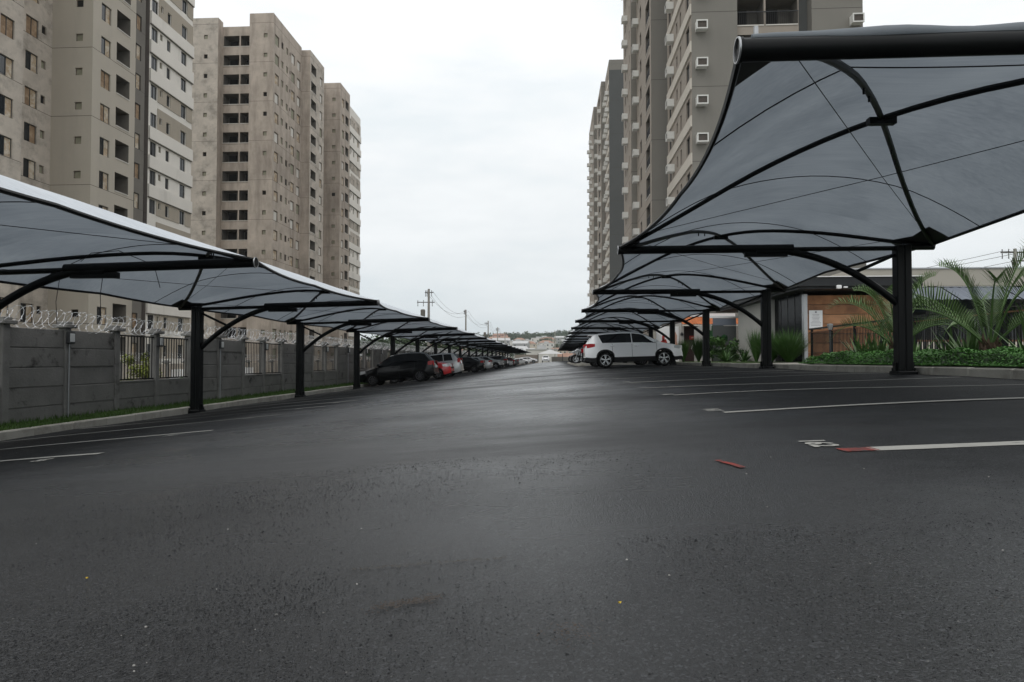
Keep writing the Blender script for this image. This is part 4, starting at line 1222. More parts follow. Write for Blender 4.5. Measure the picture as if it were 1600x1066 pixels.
park_left('hatchback', 'white hatchback past the end of the canopy row', 'car_white', HATCH, -6.9, 152, False)
park_left('suv', 'white crossover past the end of the canopy row', 'car_white', SUV, -5.6, 158, False)
make_car('suv', 'white crossover standing at the far end of the aisle', 'car_white', SUV, (-1.6, 165, gz(-1.6) + .01), -PI / 2)

# motorcycles on the island
def motorcycle(label, paint, loc, rz):
    root = thing('motorcycle', label, 'motorcycle', loc, rz, 'motorcycles on the island')
    wt = MB(); wt.lathe([(.20, -.05), (.28, -.05), (.30, 0), (.28, .05), (.20, .05)], 20, axis='y'); wm = wt.mesh('wheel', 'tyre', True)
    rm = MB(); rm.lathe([(.20, -.035), (.18, -.03), (.18, .03), (.20, .035)], 20, axis='y')
    for i in range(6): rm.box(-.01, .01, -.02, .02, 0, .19, 0, Matrix.Rotation(i * PI / 3, 4, 'Y'))
    rme = rm.mesh('rim', 'rim')
    for x in (-.65, .65):
        o = put('wheel', wm, root, (x, 0, .30)); put('rim', rme, o)
    MB().tube([(.65, .06, .3), (.42, .05, .95)], .022, 6).tube([(.65, -.06, .3), (.42, -.05, .95)], .022, 6).build('fork', 'galv', root, True)
    m = MB(); m.tube([(.42, -.36, 1.02), (.44, -.12, 1.0), (.44, .12, 1.0), (.42, .36, 1.02)], .014, 6); m.build('handlebar', 'chrome', root, True)
    m = MB(); m.tube([(.36, 0, .80), (.22, 0, .86), (.0, 0, .84), (-.1, 0, .76)], [.06, .13, .12, .06], 10); m.build('tank', paint, root, True)
    m = MB(); m.tube([(-.06, 0, .78), (-.25, 0, .77), (-.6, 0, .82), (-.75, 0, .84)], [.07, .10, .10, .04], 8); m.build('seat', 'cladding', root, True)
    m = MB(); m.bbox(-.15, .25, -.14, .14, .28, .62, .05); m.build('engine', 'rim_dark', root)
    m = MB(); m.tube([(.36, 0, .8), (.3, 0, .3), (-.2, 0, .28), (-.1, 0, .75)], .022, 6); m.tube([(-.2, 0, .3), (-.65, 0, .3)], .02, 6); m.build('frame', 'black_steel', root, True)
    m = MB(); m.tube([(.5, 0, .86), (.56, 0, .86), (.60, 0, .86)], [.06, .09, .08], 10); m.build('headlight', 'lamp_clear', root, True)
    m = MB(); m.tube([(.1, .13, .3), (-.3, .15, .3), (-.8, .16, .42)], [.025, .035, .045], 8); m.build('exhaust', 'chrome', root, True)
    m = MB()
    for x0, c in ((.65, 1), (-.65, 1)):
        P = [[(x0 + math.cos(a) * .34, y, .30 + math.sin(a) * .34) for y in (-.06, 0, .06)] for a in [R(30 + i * 15) for i in range(9)]]
        m.grid(P)
    m.build('fender', paint, root, True)
    m = MB(); m.bbox(-.84, -.78, -.06, .06, .74, .82, .015); m.build('taillight', 'lamp_red', root)
    return root
for i, (y, x, p, c) in enumerate([(44.2, 2.15, 'car_silver', 'silver'), (46.0, 2.35, 'car_black', 'black'), (48.3, 2.2, 'car_silver', 'silver'), (50.6, 2.3, 'car_wine', 'wine red'), (53.5, 2.2, 'car_black', 'black'), (57, 2.25, 'car_silver', 'silver')]):
    ordn = {44.2: 'closest to the black hatchback', 46.0: 'second from the black hatchback', 48.3: 'between the black and wine red ones', 50.6: 'in the middle of the line', 53.5: 'second from the far end of the line', 57: 'at the far end of the line'}[y]
    motorcycle('%s motorcycle parked on the kerbed island, %s' % (c, ordn), p, (x, y, -.262), PI + random.uniform(-.25, .25))

# ------------------------------------------------------------------ low hall on the right
hall = thing('hall', 'low flat roofed hall with black fascia, dark glass and a plank clad end wall', 'building', (13, 33, -.15)); H0 = Vector((13.25, 33, -.15))
def hb(nm, x0, x1, y0, y1, z0, z1, m, parent=hall, b=0):
    q = MB()
    (q.bbox(x0 - H0.x, x1 - H0.x, y0 - H0.y, y1 - H0.y, z0 - H0.z, z1 - H0.z, b) if b else q.box(x0 - H0.x, x1 - H0.x, y0 - H0.y, y1 - H0.y, z0 - H0.z, z1 - H0.z))
    return q.build(nm, m, parent)
for i in range(7):
    zz = -.1 + i * .385
    hb('plank', 10.46, 13.9, 28.0 - random.uniform(0, .012), 28.12, zz, zz + .362, ['wood', 'wood_c', 'wood_b', 'wood', 'wood_c', 'wood_b', 'wood'][i])
hb('corner_trim', 10.32, 10.455, 27.95, 28.2, -.15, 2.62, 'galv')
hb('back_wall', 10.46, 13.88, 28.12, 28.3, -.15, 2.58, 'wall_beige')
hb('roof_slab', 9.7, 14.4, 26.9, 40.6, 2.82, 3.18, 'roof_black', b=.02)
hb('soffit', 9.8, 14.3, 27.0, 40.5, 2.74, 2.815, 'roof_black')
hb('roof_edge', 9.66, 14.44, 26.85, 40.65, 3.182, 3.215, 'white')
hb('interior_wall', 12.9, 13.0, 28.3, 40, -.15, 2.74, 'void')
hb('floor', 10.3, 12.9, 28.3, 40, -.16, -.12, 'panel_grey')
for i in range(4):
    y = 28.25 + i * .86
    hb('glass_panel', 10.36, 10.375, y + .02, y + .84, -.12, 2.72, 'glass_shade'); hb('mullion', 10.345, 10.39, y - .018, y + .018, -.12, 2.74, 'frame_dark')
hb('pillar', 10.15, 10.55, 31.75, 32.3, -.15, 2.74, 'wall_light')
hb('downpipe', 10.05, 10.13, 32.5, 32.58, -.15, 2.74, 'frame_dark')
hb('wall', 10.25, 10.5, 32.3, 37.4, -.15, 2.74, 'wall_light')
hb('gate_frame', 8.6, 10.5, 38.0, 38.12, 2.28, 2.36, 'white')
hb('steel_gate', 9.05, 10.3, 38.0, 38.06, -.12, 1.85, 'panel_grey'); hb('steel_gate', 9.05, 10.3, 38.01, 38.06, 1.87, 2.27, 'awning_blue')
hb('gate_lock', 10.26, 10.36, 37.92, 38.0, .65, 1.05, 'frame_dark')
hb('security_light', 11.15, 11.33, 26.78, 26.9, 2.72, 2.86, 'white', b=.02)
hb('security_light', 11.42, 11.56, 26.80, 26.9, 2.75, 2.81, 'white', b=.01)
# notice sheet
ns = thing('notice_board', 'white notice sheet with lines of small print on the plank wall', 'sign', (10.53, 27.97, 1.23))
MB().box(-.26, .26, -.02, .015, 0, .74).build('sheet', 'white_sheet', ns)
m = MB(); m.box(-.035, .035, -.0235, -.0205, .64, .70)
rl_ = random.Random(4)
for i in range(9):
    w = rl_.uniform(.12, .21); z = .57 - i * .055; m.box(-w, w, -.0235, -.0205, z, z + .012)
m.build('print', 'ink', ns)
# beige pavilion behind
pav = thing('pavilion', 'long pavilion with a beige parapet and shaded open front behind the palms', 'building', (27, 36, -.15)); Q0 = Vector(pav.location)
def pb(nm, x0, x1, y0, y1, z0, z1, m, b=0):
    q = MB(); 
    (q.bbox if b else q.box)(*([x0 - Q0.x, x1 - Q0.x, y0 - Q0.y, y1 - Q0.y, z0 - Q0.z, z1 - Q0.z] + ([b] if b else [])))
    return q.build(nm, m, pav)
pb('parapet', 14.5, 45, 34.0, 34.3, 3.55, 4.38, 'wall_beige')
pb('parapet_cap', 14.4, 45.1, 33.94, 34.36, 4.382, 4.44, 'galv')
pb('side_parapet', 14.5, 14.8, 34.3, 46, 3.2, 4.38, 'wall_beige')
pb('roof', 14.8, 45, 34.3, 46, 3.4, 3.54, 'roof_black')
pb('back_wall', 14.8, 45, 39, 39.2, -.15, 3.4, 'navy')
pb('side_wall', 14.5, 14.75, 34.3, 39, -.15, 3.19, 'wall_beige')
for i in range(7): pb('pillar', 18.2 + i * 4.2, 18.55 + i * 4.2, 34.05, 34.4, -.15, 3.54, 'paint_charcoal')
for i in range(9): pb('window_panel', 15.4 + i * 3.2, 17.8 + i * 3.2, 38.9, 38.96, .6, 2.6, 'glass_grey')
for i in range(10):
    x0 = 16 + i * 2.75
    q = MB(); q.grid([[(x - Q0.x, y - Q0.y, z + (.03 if (j % 2) else 0) - Q0.z) for j, x in enumerate([x0 + .19 * t for t in range(15)])] for (y, z) in ((33.9, 3.45), (32.4, 2.75))])
    q.build('awning', 'awning_blue', pav)
# cream balustrade and tables seen through the fence
bl = thing('balustrade', 'low cream slatted balustrade in front of the shaded pavilion', 'balustrade', (20, 31.5, -.15))
q = MB().box(-.05, .05, -.03, .03, 0, .95); qme = q.mesh('slat', 'paint_cream')
for i in range(60): put('slat', qme, bl, (-4 + i * .25, 0, 0))
MB().box(-4.1, 10.9, -.05, .05, .95, 1.03).build('rail', 'wood_dark', bl)

# snack kiosk beyond the gate
kio = thing('kiosk', 'small kiosk with orange tiled awning, pink painted wall and dark front', 'building', (9.6, 46.5, -.15)); K0 = Vector(kio.location)
def kb(nm, x0, x1, y0, y1, z0, z1, m, b=0):
    q = MB(); (q.bbox if b else q.box)(*([x0 - K0.x, x1 - K0.x, y0 - K0.y, y1 - K0.y, z0 - K0.z, z1 - K0.z] + ([b] if b else [])))
    return q.build(nm, m, kio)
kb('wall', 8.35, 11.6, 44.2, 47.0, -.15, 2.75, 'sign_dark')
kb('side_pier', 8.18, 8.345, 43.9, 47.0, -.15, 2.35, 'wall_light')
kb('side_pier', 11.1, 11.25, 43.9, 44.19, -.15, 2.35, 'wall_light')
kb('parapet', 8.1, 11.65, 44.25, 44.45, 2.42, 2.95, 'white')
tm = MB(); P = []
for (y, z) in ((44.2, 2.72), (43.2, 2.22)):
    P.append([(8.1 + 3.7 * t / 60 - K0.x, y - K0.y, z + .025 * math.cos(t * PI / 1.5) - K0.z) for t in range(61)])
tm.grid(P); tm.build('tile_roof', 'terracotta', kio, smooth=True)
kb('eave_board', 8.1, 11.8, 43.18, 43.24, 2.1, 2.185, 'paint_cream')
kb('sign_band', 8.75, 9.85, 44.15, 44.195, 1.28, 1.52, 'red_paint')
kb('sign_line', 8.85, 9.75, 44.13, 44.149, 1.36, 1.44, 'pink_paint')
am = MB(); P = []
for rr_ in (.40, .47):
    P.append([(9.3 + math.cos(a) * rr_ - K0.x, 44.14 - K0.y, .66 + math.sin(a) * rr_ - K0.z) for a in [R(0 + i * 12) for i in range(16)]])
am.grid(P); am.build('sign_arc', 'pale_mark', kio)
kb('pale_bar', 9.12, 9.22, 44.12, 44.148, .66, .86, 'pale_mark'); kb('pale_bar', 9.30, 9.50, 44.12, 44.148, .70, .82, 'pale_mark')
MB().lathe([(0, -.1), (.09, -.1), (.11, .0), (.05, .1), (0, .1)], 12, o=(8.2 - K0.x, 43.8 - K0.y, 1.62 - K0.z)).build('sconce', 'frame_dark', kio, True)
# painted panel to its side
mu_ = thing('painted_panel', 'tall white panel painted with loose red and pink shapes beside the kiosk', 'panel', (7.5, 44.6, -.15))
MB().box(-.78, .66, 0, .12, 0, 2.3).build('board', 'white', mu_)
def blob(cx, cz, rx, rz_, m, seed):
    r_ = random.Random(seed); q = MB(); n = len(q.v)
    pts = [(cx + rx * math.cos(2 * PI * i / 18) * r_.uniform(.7, 1.1), -.006, cz + rz_ * math.sin(2 * PI * i / 18) * r_.uniform(.8, 1.1)) for i in range(18)]
    q.v = pts; q.f = [tuple(range(18))]; q.m = [0]
    q.build('painted_shape', m, mu_)
blob(-.3, .95, .27, .6, 'red_paint', 1); blob(-.33, 1.55, .1, .25, 'red_paint', 3); blob(.42, 1.1, .16, .9, 'pink_paint', 2); blob(.2, .7, .05, .5, 'pink_paint', 5)
# taupe boundary wall behind the plants
tag(MB().box(6.9, 7.05, 47, 110, -.2, 1.9).build('boundary_wall', 'wall_beige'), 'plain beige boundary wall beyond the kiosk under the towers', 'wall')
tag(MB().box(8.8, 8.95, 39, 43, -.2, 2.0).build('side_wall', 'wall_light'), 'pale wall between the steel gate and the kiosk', 'wall')

# metal fence along the bed
fn = thing('metal_fence', 'black bar fence with a sloping brown rail behind the palms', 'fence', (10.0, 12, -.15))
q = MB().box(-.011, .011, -.011, .011, .06, 1.2); qb = q.mesh('bar', 'black_steel'); q = MB().box(-.04, .04, -.03, .03, 0, 1.34); qp = q.mesh('post', 'black_steel')
for i in range(int(15.2 / .11)): put('bar', qb, fn, (0, i * .11, 0))
for i in range(9): put('post', qp, fn, (0, i * 1.87, 0))
MB().box(-.03, .03, -.05, 15.2, 1.3, 1.36).build('top_rail', 'black_steel', fn); MB().box(-.02, .02, -.05, 15.2, 1.18, 1.215).build('rail', 'wood_dark', fn); MB().box(-.02, .02, -.05, 15.2, .04, .075).build('rail', 'wood_dark', fn)
gl = thing('garden_lamp', 'short dark garden lamp post with a pale cap beside the brown fence', 'lamp', (9.75, 24.6, -.15))
MB().tube([(0, 0, 0), (0, 0, 1.2)], .035, 8).build('post', 'frame_dark', gl, True); MB().lathe([(.0, 1.42), (.1, 1.4), (.1, 1.36), (.06, 1.2), (0, 1.2)], 12).build('lamp_head', 'galv', gl, True)

# ------------------------------------------------------------------ plants
def blade(m, p, d, L, w, droop, n=5, mi=0, rnd=random):
    p = Vector(p); d = Vector(d).normalized(); side_ = d.cross(Vector((0, 0, 1)))
    if side_.length < .05: side_ = Vector((rnd.uniform(-1, 1), rnd.uniform(-1, 1), 0))
    side_.normalize(); a = []; b = []
    v = d.copy(); q = p.copy()
    for i in range(n + 1):
        t = i / n; ww = w * (1 - t ** 1.8) * (.55 + .9 * min(1, t * 3) if t < .33 else 1)
        a.append(q + side_ * ww); b.append(q - side_ * ww)
        v = (v + Vector((0, 0, -droop / n))).normalized(); q = q + v * (L / n)
    m.grid([a, b], mi)
def tuft(name, label, loc, n, h, spread, w, mt, seed, group=None, droop=.9):
    r_ = random.Random(seed); m = MB()
    for i in range(n):
        a = r_.uniform(0, 2 * PI); e = r_.random() ** .7 * spread
        blade(m, (math.cos(a) * .12 * spread * r_.random(), math.sin(a) * .12 * spread * r_.random(), 0), (math.cos(a) * e, math.sin(a) * e, 1), h * r_.uniform(.55, 1.05), w * r_.uniform(.7, 1.3), droop * r_.uniform(.3, 1.2), 5, 0, r_)
    o = m.build(name, mt, loc=loc, smooth=False); tag(o, label, 'plant', group); return o
def flax(label, loc, n, h, seed, group=None, w=.05, spread=.85):
    return tuft('flax_plant', label, loc, n, h, spread, w, 'leaf_flax', seed, group, droop=.25)
def frond(m, base, az, elev, L, rnd, leaf=.50, n=52):
    d = Vector((math.cos(az) * math.cos(elev), math.sin(az) * math.cos(elev), math.sin(elev)))
    pts = []; q = Vector(base); v = d.copy()
    for i in range(n + 1):
        pts.append(q.copy()); v = (v + Vector((0, 0, -(.012 + .078 * (i / n) ** 1.5)))).normalized(); q = q + v * (L / n)
    m.tube(pts, [.03 * (1 - .88 * i / n) for i in range(n + 1)], 5, 1, cap=False)
    for i in range(9, n + 1):
        t = i / n; dd = (pts[min(i + 1, n)] - pts[i - 1]).normalized()
        sd = dd.cross(Vector((0, 0, 1))).normalized(); up = sd.cross(dd).normalized()
        ll = leaf * (1 - .55 * abs(t - .45) / .55) * rnd.uniform(.85, 1.1)
        for s in (1, -1):
            dirn = (sd * s * .5 + up * .72 + dd * .42 + Vector((rnd.uniform(-.08, .08),) * 3)).normalized()
            blade(m, pts[i], dirn, ll, .013, .3, 3, 0, rnd)
def palm(label, loc, n, L, seed, th=.55):
    r_ = random.Random(seed); root = thing('palm_tree', label, 'palm', loc)
    m = MB(); m.tube([(0, 0, -.1), (0, 0, th * .5), (0, 0, th)], [.16, .14, .12], 12)
    for i in range(26):
        a = i * 2.4; z = th * (i / 26); m.tube([(math.cos(a) * .12, math.sin(a) * .12, z), (math.cos(a) * .17, math.sin(a) * .17, z + .1), (math.cos(a) * .16, math.sin(a) * .16, z + .2)], [.04, .03, .006], 5)
    m.build('trunk', 'trunk', root, True)
    for i in range(n):
        m = MB(); a = i * 2 * PI / 3 + (i // 3) * .55 + r_.uniform(-.15, .15); e = R(78 - (i / n) * 42 + r_.uniform(-6, 6))
        frond(m, (math.cos(a) * .07, math.sin(a) * .07, th - .05), a, e, L * r_.uniform(.8, 1.08), r_)
        m.build('frond', ['leaf_palm', 'leaf_flax'], root)
    return root
palm('larger young palm with arching plume fronds in the hedge bed', (8.5, 13.8, -.12), 10, 2.35, 11, .45)
palm('smaller young palm with arching fronds before the plank wall', (8.6, 17.6, -.12), 9, 2.1, 12, .5)
bedg = 'flax clumps in the hedge bed'
for i, (x, y, h, n) in enumerate([(8.3, 12.3, 1.05, 26), (8.5, 14.4, 1.0, 30), (8.7, 15.4, .9, 22), (8.6, 18.6, 1.0, 30), (8.9, 19.6, .95, 30), (8.8, 20.0, 1.0, 26), (9.2, 19.0, .95, 24), (8.3, 11.0, 1.1, 24), (8.4, 16.4, .85, 20)]):
    flax('upright strap leaved flax clump growing out of the hedge bed', (x, y, -.12), n, h, 40 + i, bedg)
# ground cover hedge
def hedge():
    m = MB(); r_ = random.Random(9)
    def top(x, y):
        e = min(1, (x - 7.2) / .18, (9.7 - x) / .3, (20.4 - y) / .3)
        return -.12 + max(.02, e) * (.27 + .05 * math.sin(y * 2.3 + x * 3) + .035 * math.sin(y * 5.1 - x * 7))
    m.grid([[(7.24 + .2 * j, 3 + .25 * i, top(7.24 + .2 * j, 3 + .25 * i) - .06) for j in range(13)] for i in range(70)], 1)
    for i in range(70000):
        y = 6 + 14.3 * r_.random() ** 1.2; x = 7.14 + 2.4 * r_.random() ** 1.5
        zt = top(max(7.22, x), y); z = zt - abs(r_.gauss(0, .05)) if x > 7.3 else r_.uniform(-.1, zt)
        s = r_.uniform(.014, .028) * (.7 + y * .022); a = r_.uniform(0, 2 * PI); tl = r_.uniform(-.7, .7); t2 = r_.uniform(-.7, .7)
        u = Vector((math.cos(a), math.sin(a), tl)) * s; v = Vector((-math.sin(a), math.cos(a), t2)) * s * .6
        p = Vector((x, y, z))
        m.quad(p - u, p + v, p + u, p - v, 0)
    o = m.build('hedge', ['leaf_hedge', 'leaf_dark']); o['kind'] = 'stuff'
    tag(o, 'low clipped green ground cover hedge behind the kerb', 'hedge')
hedge()
tuft('ornamental_grass', 'large round tuft of fine green grass before the dark glass', (9.35, 27.6, -.14), 1100, 1.5, .75, .017, 'leaf_mid', 21, droop=.9)
tuft('ornamental_grass', 'second large fine grass tuft against the pale hall wall', (9.25, 29.6, -.14), 800, 1.5, .65, .017, 'leaf_mid', 22, droop=.8)
tuft('ornamental_grass', 'narrow upright grass clump by the pale wall of the hall', (9.25, 31.6, -.14), 420, 1.6, .34, .015, 'leaf_mid', 23, droop=.5)
tuft('ornamental_grass', 'grass clump in front of the white crossover by the painted panel', (6.95, 36.8, -.14), 420, 1.3, .35, .014, 'leaf_mid', 24, droop=.5)
tuft('ornamental_grass', 'dark tall grass clump before the kiosk sign', (8.35, 39.6, -.14), 700, 1.55, .4, .016, 'leaf_dark', 25, droop=.6)
tuft('ornamental_grass', 'dark tall grass clump right of the kiosk sign under the broad leaf', (9.1, 39.0, -.14), 600, 1.65, .4, .016, 'leaf_dark', 26, droop=.6)
for i, (x, y) in enumerate([(8.4, 33.6), (8.7, 34.6), (9.0, 32.7)]):
    tuft('fern', 'low arching fern on the lawn before the pale hall wall', (x, y, -.13), 60, .85, 1.1, .035, 'leaf_mid', 30 + i, 'ferns on the lawn', droop=1.6)
def leafy(name, label, loc, rx, rz_, n, s, mt, seed, cat='shrub'):
    r_ = random.Random(seed); m = MB(); root = thing(name, label, cat, loc)
    cl = [(Vector((r_.gauss(0, .5) * rx, r_.gauss(0, .5) * rx, rz_ * r_.uniform(.25, 1.0))), r_.uniform(.25, .5) * rx) for _ in range(16)]
    for i in range(n):
        c, rr = r_.choice(cl); d = Vector((r_.gauss(0, 1), r_.gauss(0, 1), r_.gauss(0, 1))).normalized()
        p = c + d * rr * r_.random() ** .4
        if p.z < 0: p.z = abs(p.z) * .3
        a = Vector((r_.gauss(0, 1), r_.gauss(0, 1), r_.gauss(0, .6))).normalized(); b = a.cross(d)
        if b.length < .05: continue
        b.normalize(); k = s * r_.uniform(.6, 1.3)
        m.quad(p - a * k, p + b * k * .45, p + a * k, p - b * k * .45)
    m.build('foliage', mt, root)
    m = MB()
    for i in range(5):
        a = r_.uniform(0, 2 * PI); m.tube([(0, 0, -.1), (math.cos(a) * rx * .3, math.sin(a) * rx * .3, rz_ * .8)], [.03, .012], 5)
    m.build('stem', 'bark', root)
    return root
leafy('shrub', 'broad leaved dark shrub before the grey steel gate', (8.9, 36.2, -.14), .62, 1.15, 1500, .09, 'leaf_mid', 51)
leafy('shrub', 'low green shrub between the gate and the ferns', (8.9, 34.9, -.14), .55, .7, 1000, .08, 'leaf_dark', 52)
leafy('shrub', 'yellow green shrub behind the wall railings', (-12.6, 20.2, -2.0), .7, 2.1, 2600, .05, 'leaf_yellow', 53)
leafy('shrub', 'low weeds behind the second railing opening', (-12.2, 23.0, -2.0), .8, 1.3, 2200, .05, 'leaf_mid', 54)
# broad fan leaf plant before the kiosk
bp = thing('banana_plant', 'broad glossy fan leaf plant standing before the kiosk awning', 'plant', (9.15, 38.2, -.14))
def bigleaf(m, base, tip, w, n=12, fold=.25):
    base, tip = Vector(base), Vector(tip); d = tip - base; sd = d.cross(Vector((0, 1, 0))).normalized(); nr = sd.cross(d).normalized()
    rows = []
    for i in range(n + 1):
        t = i / n; ww = w * math.sin(PI * (t * .9 + .06)) ** .6; c = base + d * t + nr * (-.25 * (t - .5) ** 2)
        rows.append([c + sd * ww * k + nr * (abs(k) * fold * w + .015 * math.sin(i * 2.2 + k * 3)) for k in (-1, -.6, -.2, 0, .2, .6, 1)])
    m.grid(rows)
for (a, b, w) in (((0, 0, 1.1), (-.05, -.05, 2.35), .36), ((.1, .1, .9), (.42, 0, 1.9), .3), ((-.1, .05, .9), (-.5, .1, 1.75), .22), ((.05, -.1, .7), (.28, -.35, 1.5), .24)):
    m = MB(); bigleaf(m, a, b, w); m.build('leaf', 'leaf_banana', bp, True)
    MB().tube([(0, 0, -.05), (a[0] * .7, a[1] * .7, a[2] * .6), a], [.035, .028, .018], 6).build('stalk', 'leaf_flax', bp, True)
m = MB().lathe([(0.0, .22), (.22, .18), (.34, .06), (.36, -.05)], 12); m.v = [(x * 1.3 + .02 * math.sin(y * 9), y, z * (1 + .2 * math.sin(x * 7))) for (x, y, z) in m.v]
tag(m.build('boulder', 'stone', loc=(9.35, 33.2, -.12), smooth=True), 'pale rounded boulder among the ferns', 'stone')

# ------------------------------------------------------------------ utility poles and lines
def pole(label, x, y, zt, base, arms, group='utility poles behind the wall', tr=False, wd=.15):
    root = thing('utility_pole', label, 'utility pole', (x, y, base), group=group); h = zt - base
    MB().tube([(0, 0, -.4), (0, 0, h)], [wd * 1.25, wd * .8], 8).build('mast', 'pole_concrete', root, True)
    for (dz, l, l2) in arms:
        MB().box(-l, l2, -.05, .05, h - dz - .05, h - dz + .05).build('crossarm', 'insulator', root)
        for t in (-l + .1, -l * .45, l2 * .6):
            MB().lathe([(0, h - dz + .05), (.05, h - dz + .08), (.03, h - dz + .18), (.05, h - dz + .22), (0, h - dz + .3)], 6, o=(t, 0, 0)).build('insulator', 'insulator', root)
            MB().lathe([(0, h - dz - .05), (.045, h - dz - .1), (.03, h - dz - .3), (.05, h - dz - .5), (0, h - dz - .52)], 6, o=(t, 0, 0)).build('fuse', 'insulator', root)
    if tr:
        MB().lathe([(0, h - 3.6), (.28, h - 3.6), (.3, h - 3.2), (.3, h - 2.7), (.2, h - 2.6), (0, h - 2.6)], 12, o=(-.75, 0, 0)).build('transformer', 'paint_grey', root, True)
        MB().box(-1.1, 0, -.06, .06, h - 3.75, h - 3.62).build('bracket', 'insulator', root)
    return root
PX = [(-15.7, 86, 9.0), (-15.4, 121, 8.9), (-14.7, 156, 8.9), (-15.0, 187, 8.9), (-15.6, 225, 9)]
pole('concrete utility pole with two crossarms and a transformer above the canopy row', *PX[0], -2.2, [(.45, .5, .6), (1.7, 1.5, .75)], None, True, .17)
pole('plain concrete utility pole next after the pole with the transformer', *PX[1], -2.2, [(.3, .4, .1)], None)
pole('utility pole with a side lamp arm and transformer further along the line', *PX[2], -2.2, [(.6, .8, .1)], None, True)
pole('thin utility pole at the far end of the line', *PX[3], -4, [(.5, .5, .5)], None)
pole('last utility pole with a wide crossarm above the town roofs', *PX[4], -6, [(.5, 1.6, .4)], None)
pole('lone slim mast rising over the houses at the end of the aisle', .8, 205, 8.6, -4, [], None)
pole('utility pole with a crossarm behind the beige pavilion', 37.5, 57.5, 9.0, -.4, [(.3, 1.1, 1.1), (1.0, .3, .7)], None)
wires = MB()
def line(a, b, sag):
    a, b = Vector(a), Vector(b); P = [a.lerp(b, i / 16) - Vector((0, 0, sag * 4 * (i / 16) * (1 - i / 16))) for i in range(17)]
    wires.tube(P, .018, 4)
for i in range(4):
    for dx, dz in ((.5, -.3), (.35, -.9), (-.4, -.3)):
        line((PX[i][0] + dx, PX[i][1], PX[i][2] + dz), (PX[i + 1][0] + dx, PX[i + 1][1], PX[i + 1][2] + dz), 1.4)
o = wires.build('power_lines', 'insulator'); tag(o, 'sagging power lines strung between the utility poles behind the wall', 'wire')
wires = MB()
for dx, dz in ((-1, -.2), (1, -.2), (.5, -.9)): line((37.5 + dx, 57.5, 9 + dz), (70, 60 + dx, 9.2 + dz), .4); line((37.5 + dx, 57.5, 9 + dz), (22, 90, 8 + dz), .5)
o = wires.build('power_lines', 'insulator'); tag(o, 'power lines running from the pole behind the pavilion', 'wire')

# ------------------------------------------------------------------ end of the aisle and the town
tag(MB().box(-9.4, -3.6, 171.2, 171.5, -1.6, 1.2).build('end_wall', 'paint_taupe'), 'brown grey wall closing the left half of the aisle end', 'wall')
tag(MB().box(-.2, 8, 172.2, 172.5, -1.2, .7).build('end_wall', 'paint_grey'), 'grey wall closing the right half of the aisle end', 'wall')
tent = thing('white_shelter', 'white pitched shelter roof on posts at the end of the aisle', 'shelter', (-.6, 168.6, -.6))
m = MB(); m.grid([[(-3.0, -2, 2.0), (-3.0, 2, 2.0)], [(0, -1.2, 3.1), (0, 1.2, 3.1)], [(3.2, -2, 2.0), (3.2, 2, 2.0)]]); m.tri((-3, -2, 2), (3.2, -2, 2), (0, -1.2, 3.1)); m.build('roof', 'white', tent)
for x in (-2.9, 3.1):
    for y in (-1.9, 1.9): MB().box(x - .05, x + .05, y - .05, y + .05, 0, 2.0).build('post', 'frame_dark', tent)
rt = random.Random(12)
def house(x, y, w, d, h, wallm, roofm, kind, label, group, rz=0.0):
    zb = terrain_z(x, y) - .6
    root = thing('house', label, 'house', (x, y, zb), rz, group)
    MB().box(-w/2, w/2, -d/2, d/2, 0, h + .6).build('wall', wallm, root)
    m = MB(); H = h + .6; e = .4
    if kind == 'hip':
        a = [(-w/2 - e, -d/2 - e, H), (w/2 + e, -d/2 - e, H), (w/2 + e, d/2 + e, H), (-w/2 - e, d/2 + e, H)]; r1 = (-w/4, 0, H + d * .22); r2 = (w/4, 0, H + d * .22)
        m.quad(a[0], a[1], r2, r1); m.quad(a[2], a[3], r1, r2); m.tri(a[1], a[2], r2); m.tri(a[3], a[0], r1); m.quad(a[3], a[2], a[1], a[0])
    elif kind == 'gable':
        m.quad((-w/2 - e, -d/2 - e, H - .1), (w/2 + e, -d/2 - e, H - .1), (w/2 + e, 0, H + d * .2), (-w/2 - e, 0, H + d * .2)); m.quad((-w/2 - e, 0, H + d * .2), (w/2 + e, 0, H + d * .2), (w/2 + e, d/2 + e, H - .1), (-w/2 - e, d/2 + e, H - .1))
        m.tri((-w/2, -d/2, H), (-w/2, 0, H + d * .2 - .05), (-w/2, d/2, H)); m.tri((w/2, -d/2, H), (w/2, d/2, H), (w/2, 0, H + d * .2 - .05))
    else:
        m.box(-w/2 - .15, w/2 + .15, -d/2 - .15, d/2 + .15, H, H + .35)
        m.box(-w/6, w/8, -d/6, d/6, H + .35, H + 1.6)
    m.build('roof', roofm, root)
    n = max(2, int(w / 3.2)); fl = max(1, int(h / 3))
    for f in range(fl):
        for i in range(n):
            if rt.random() < .2: continue
            cx = -w/2 + (i + .5) * w / n; z = .6 + 1.0 + f * 2.9
            MB().box(cx - .55, cx + .55, -d/2 - .04, -d/2 + .02, z, z + 1.2).build('window', 'glass_grey', root)
    return root
house(-3.2, 214, 9.5, 12, 8.2, 'house_white', 'roof_sheet', 'flat', 'large white windowless box house over the end of the aisle', None)
house(4.4, 222, 6.5, 10, 6.0, 'house_cream', 'roof_clay', 'gable', 'cream house with clay tile roof beside the large white box house', None)
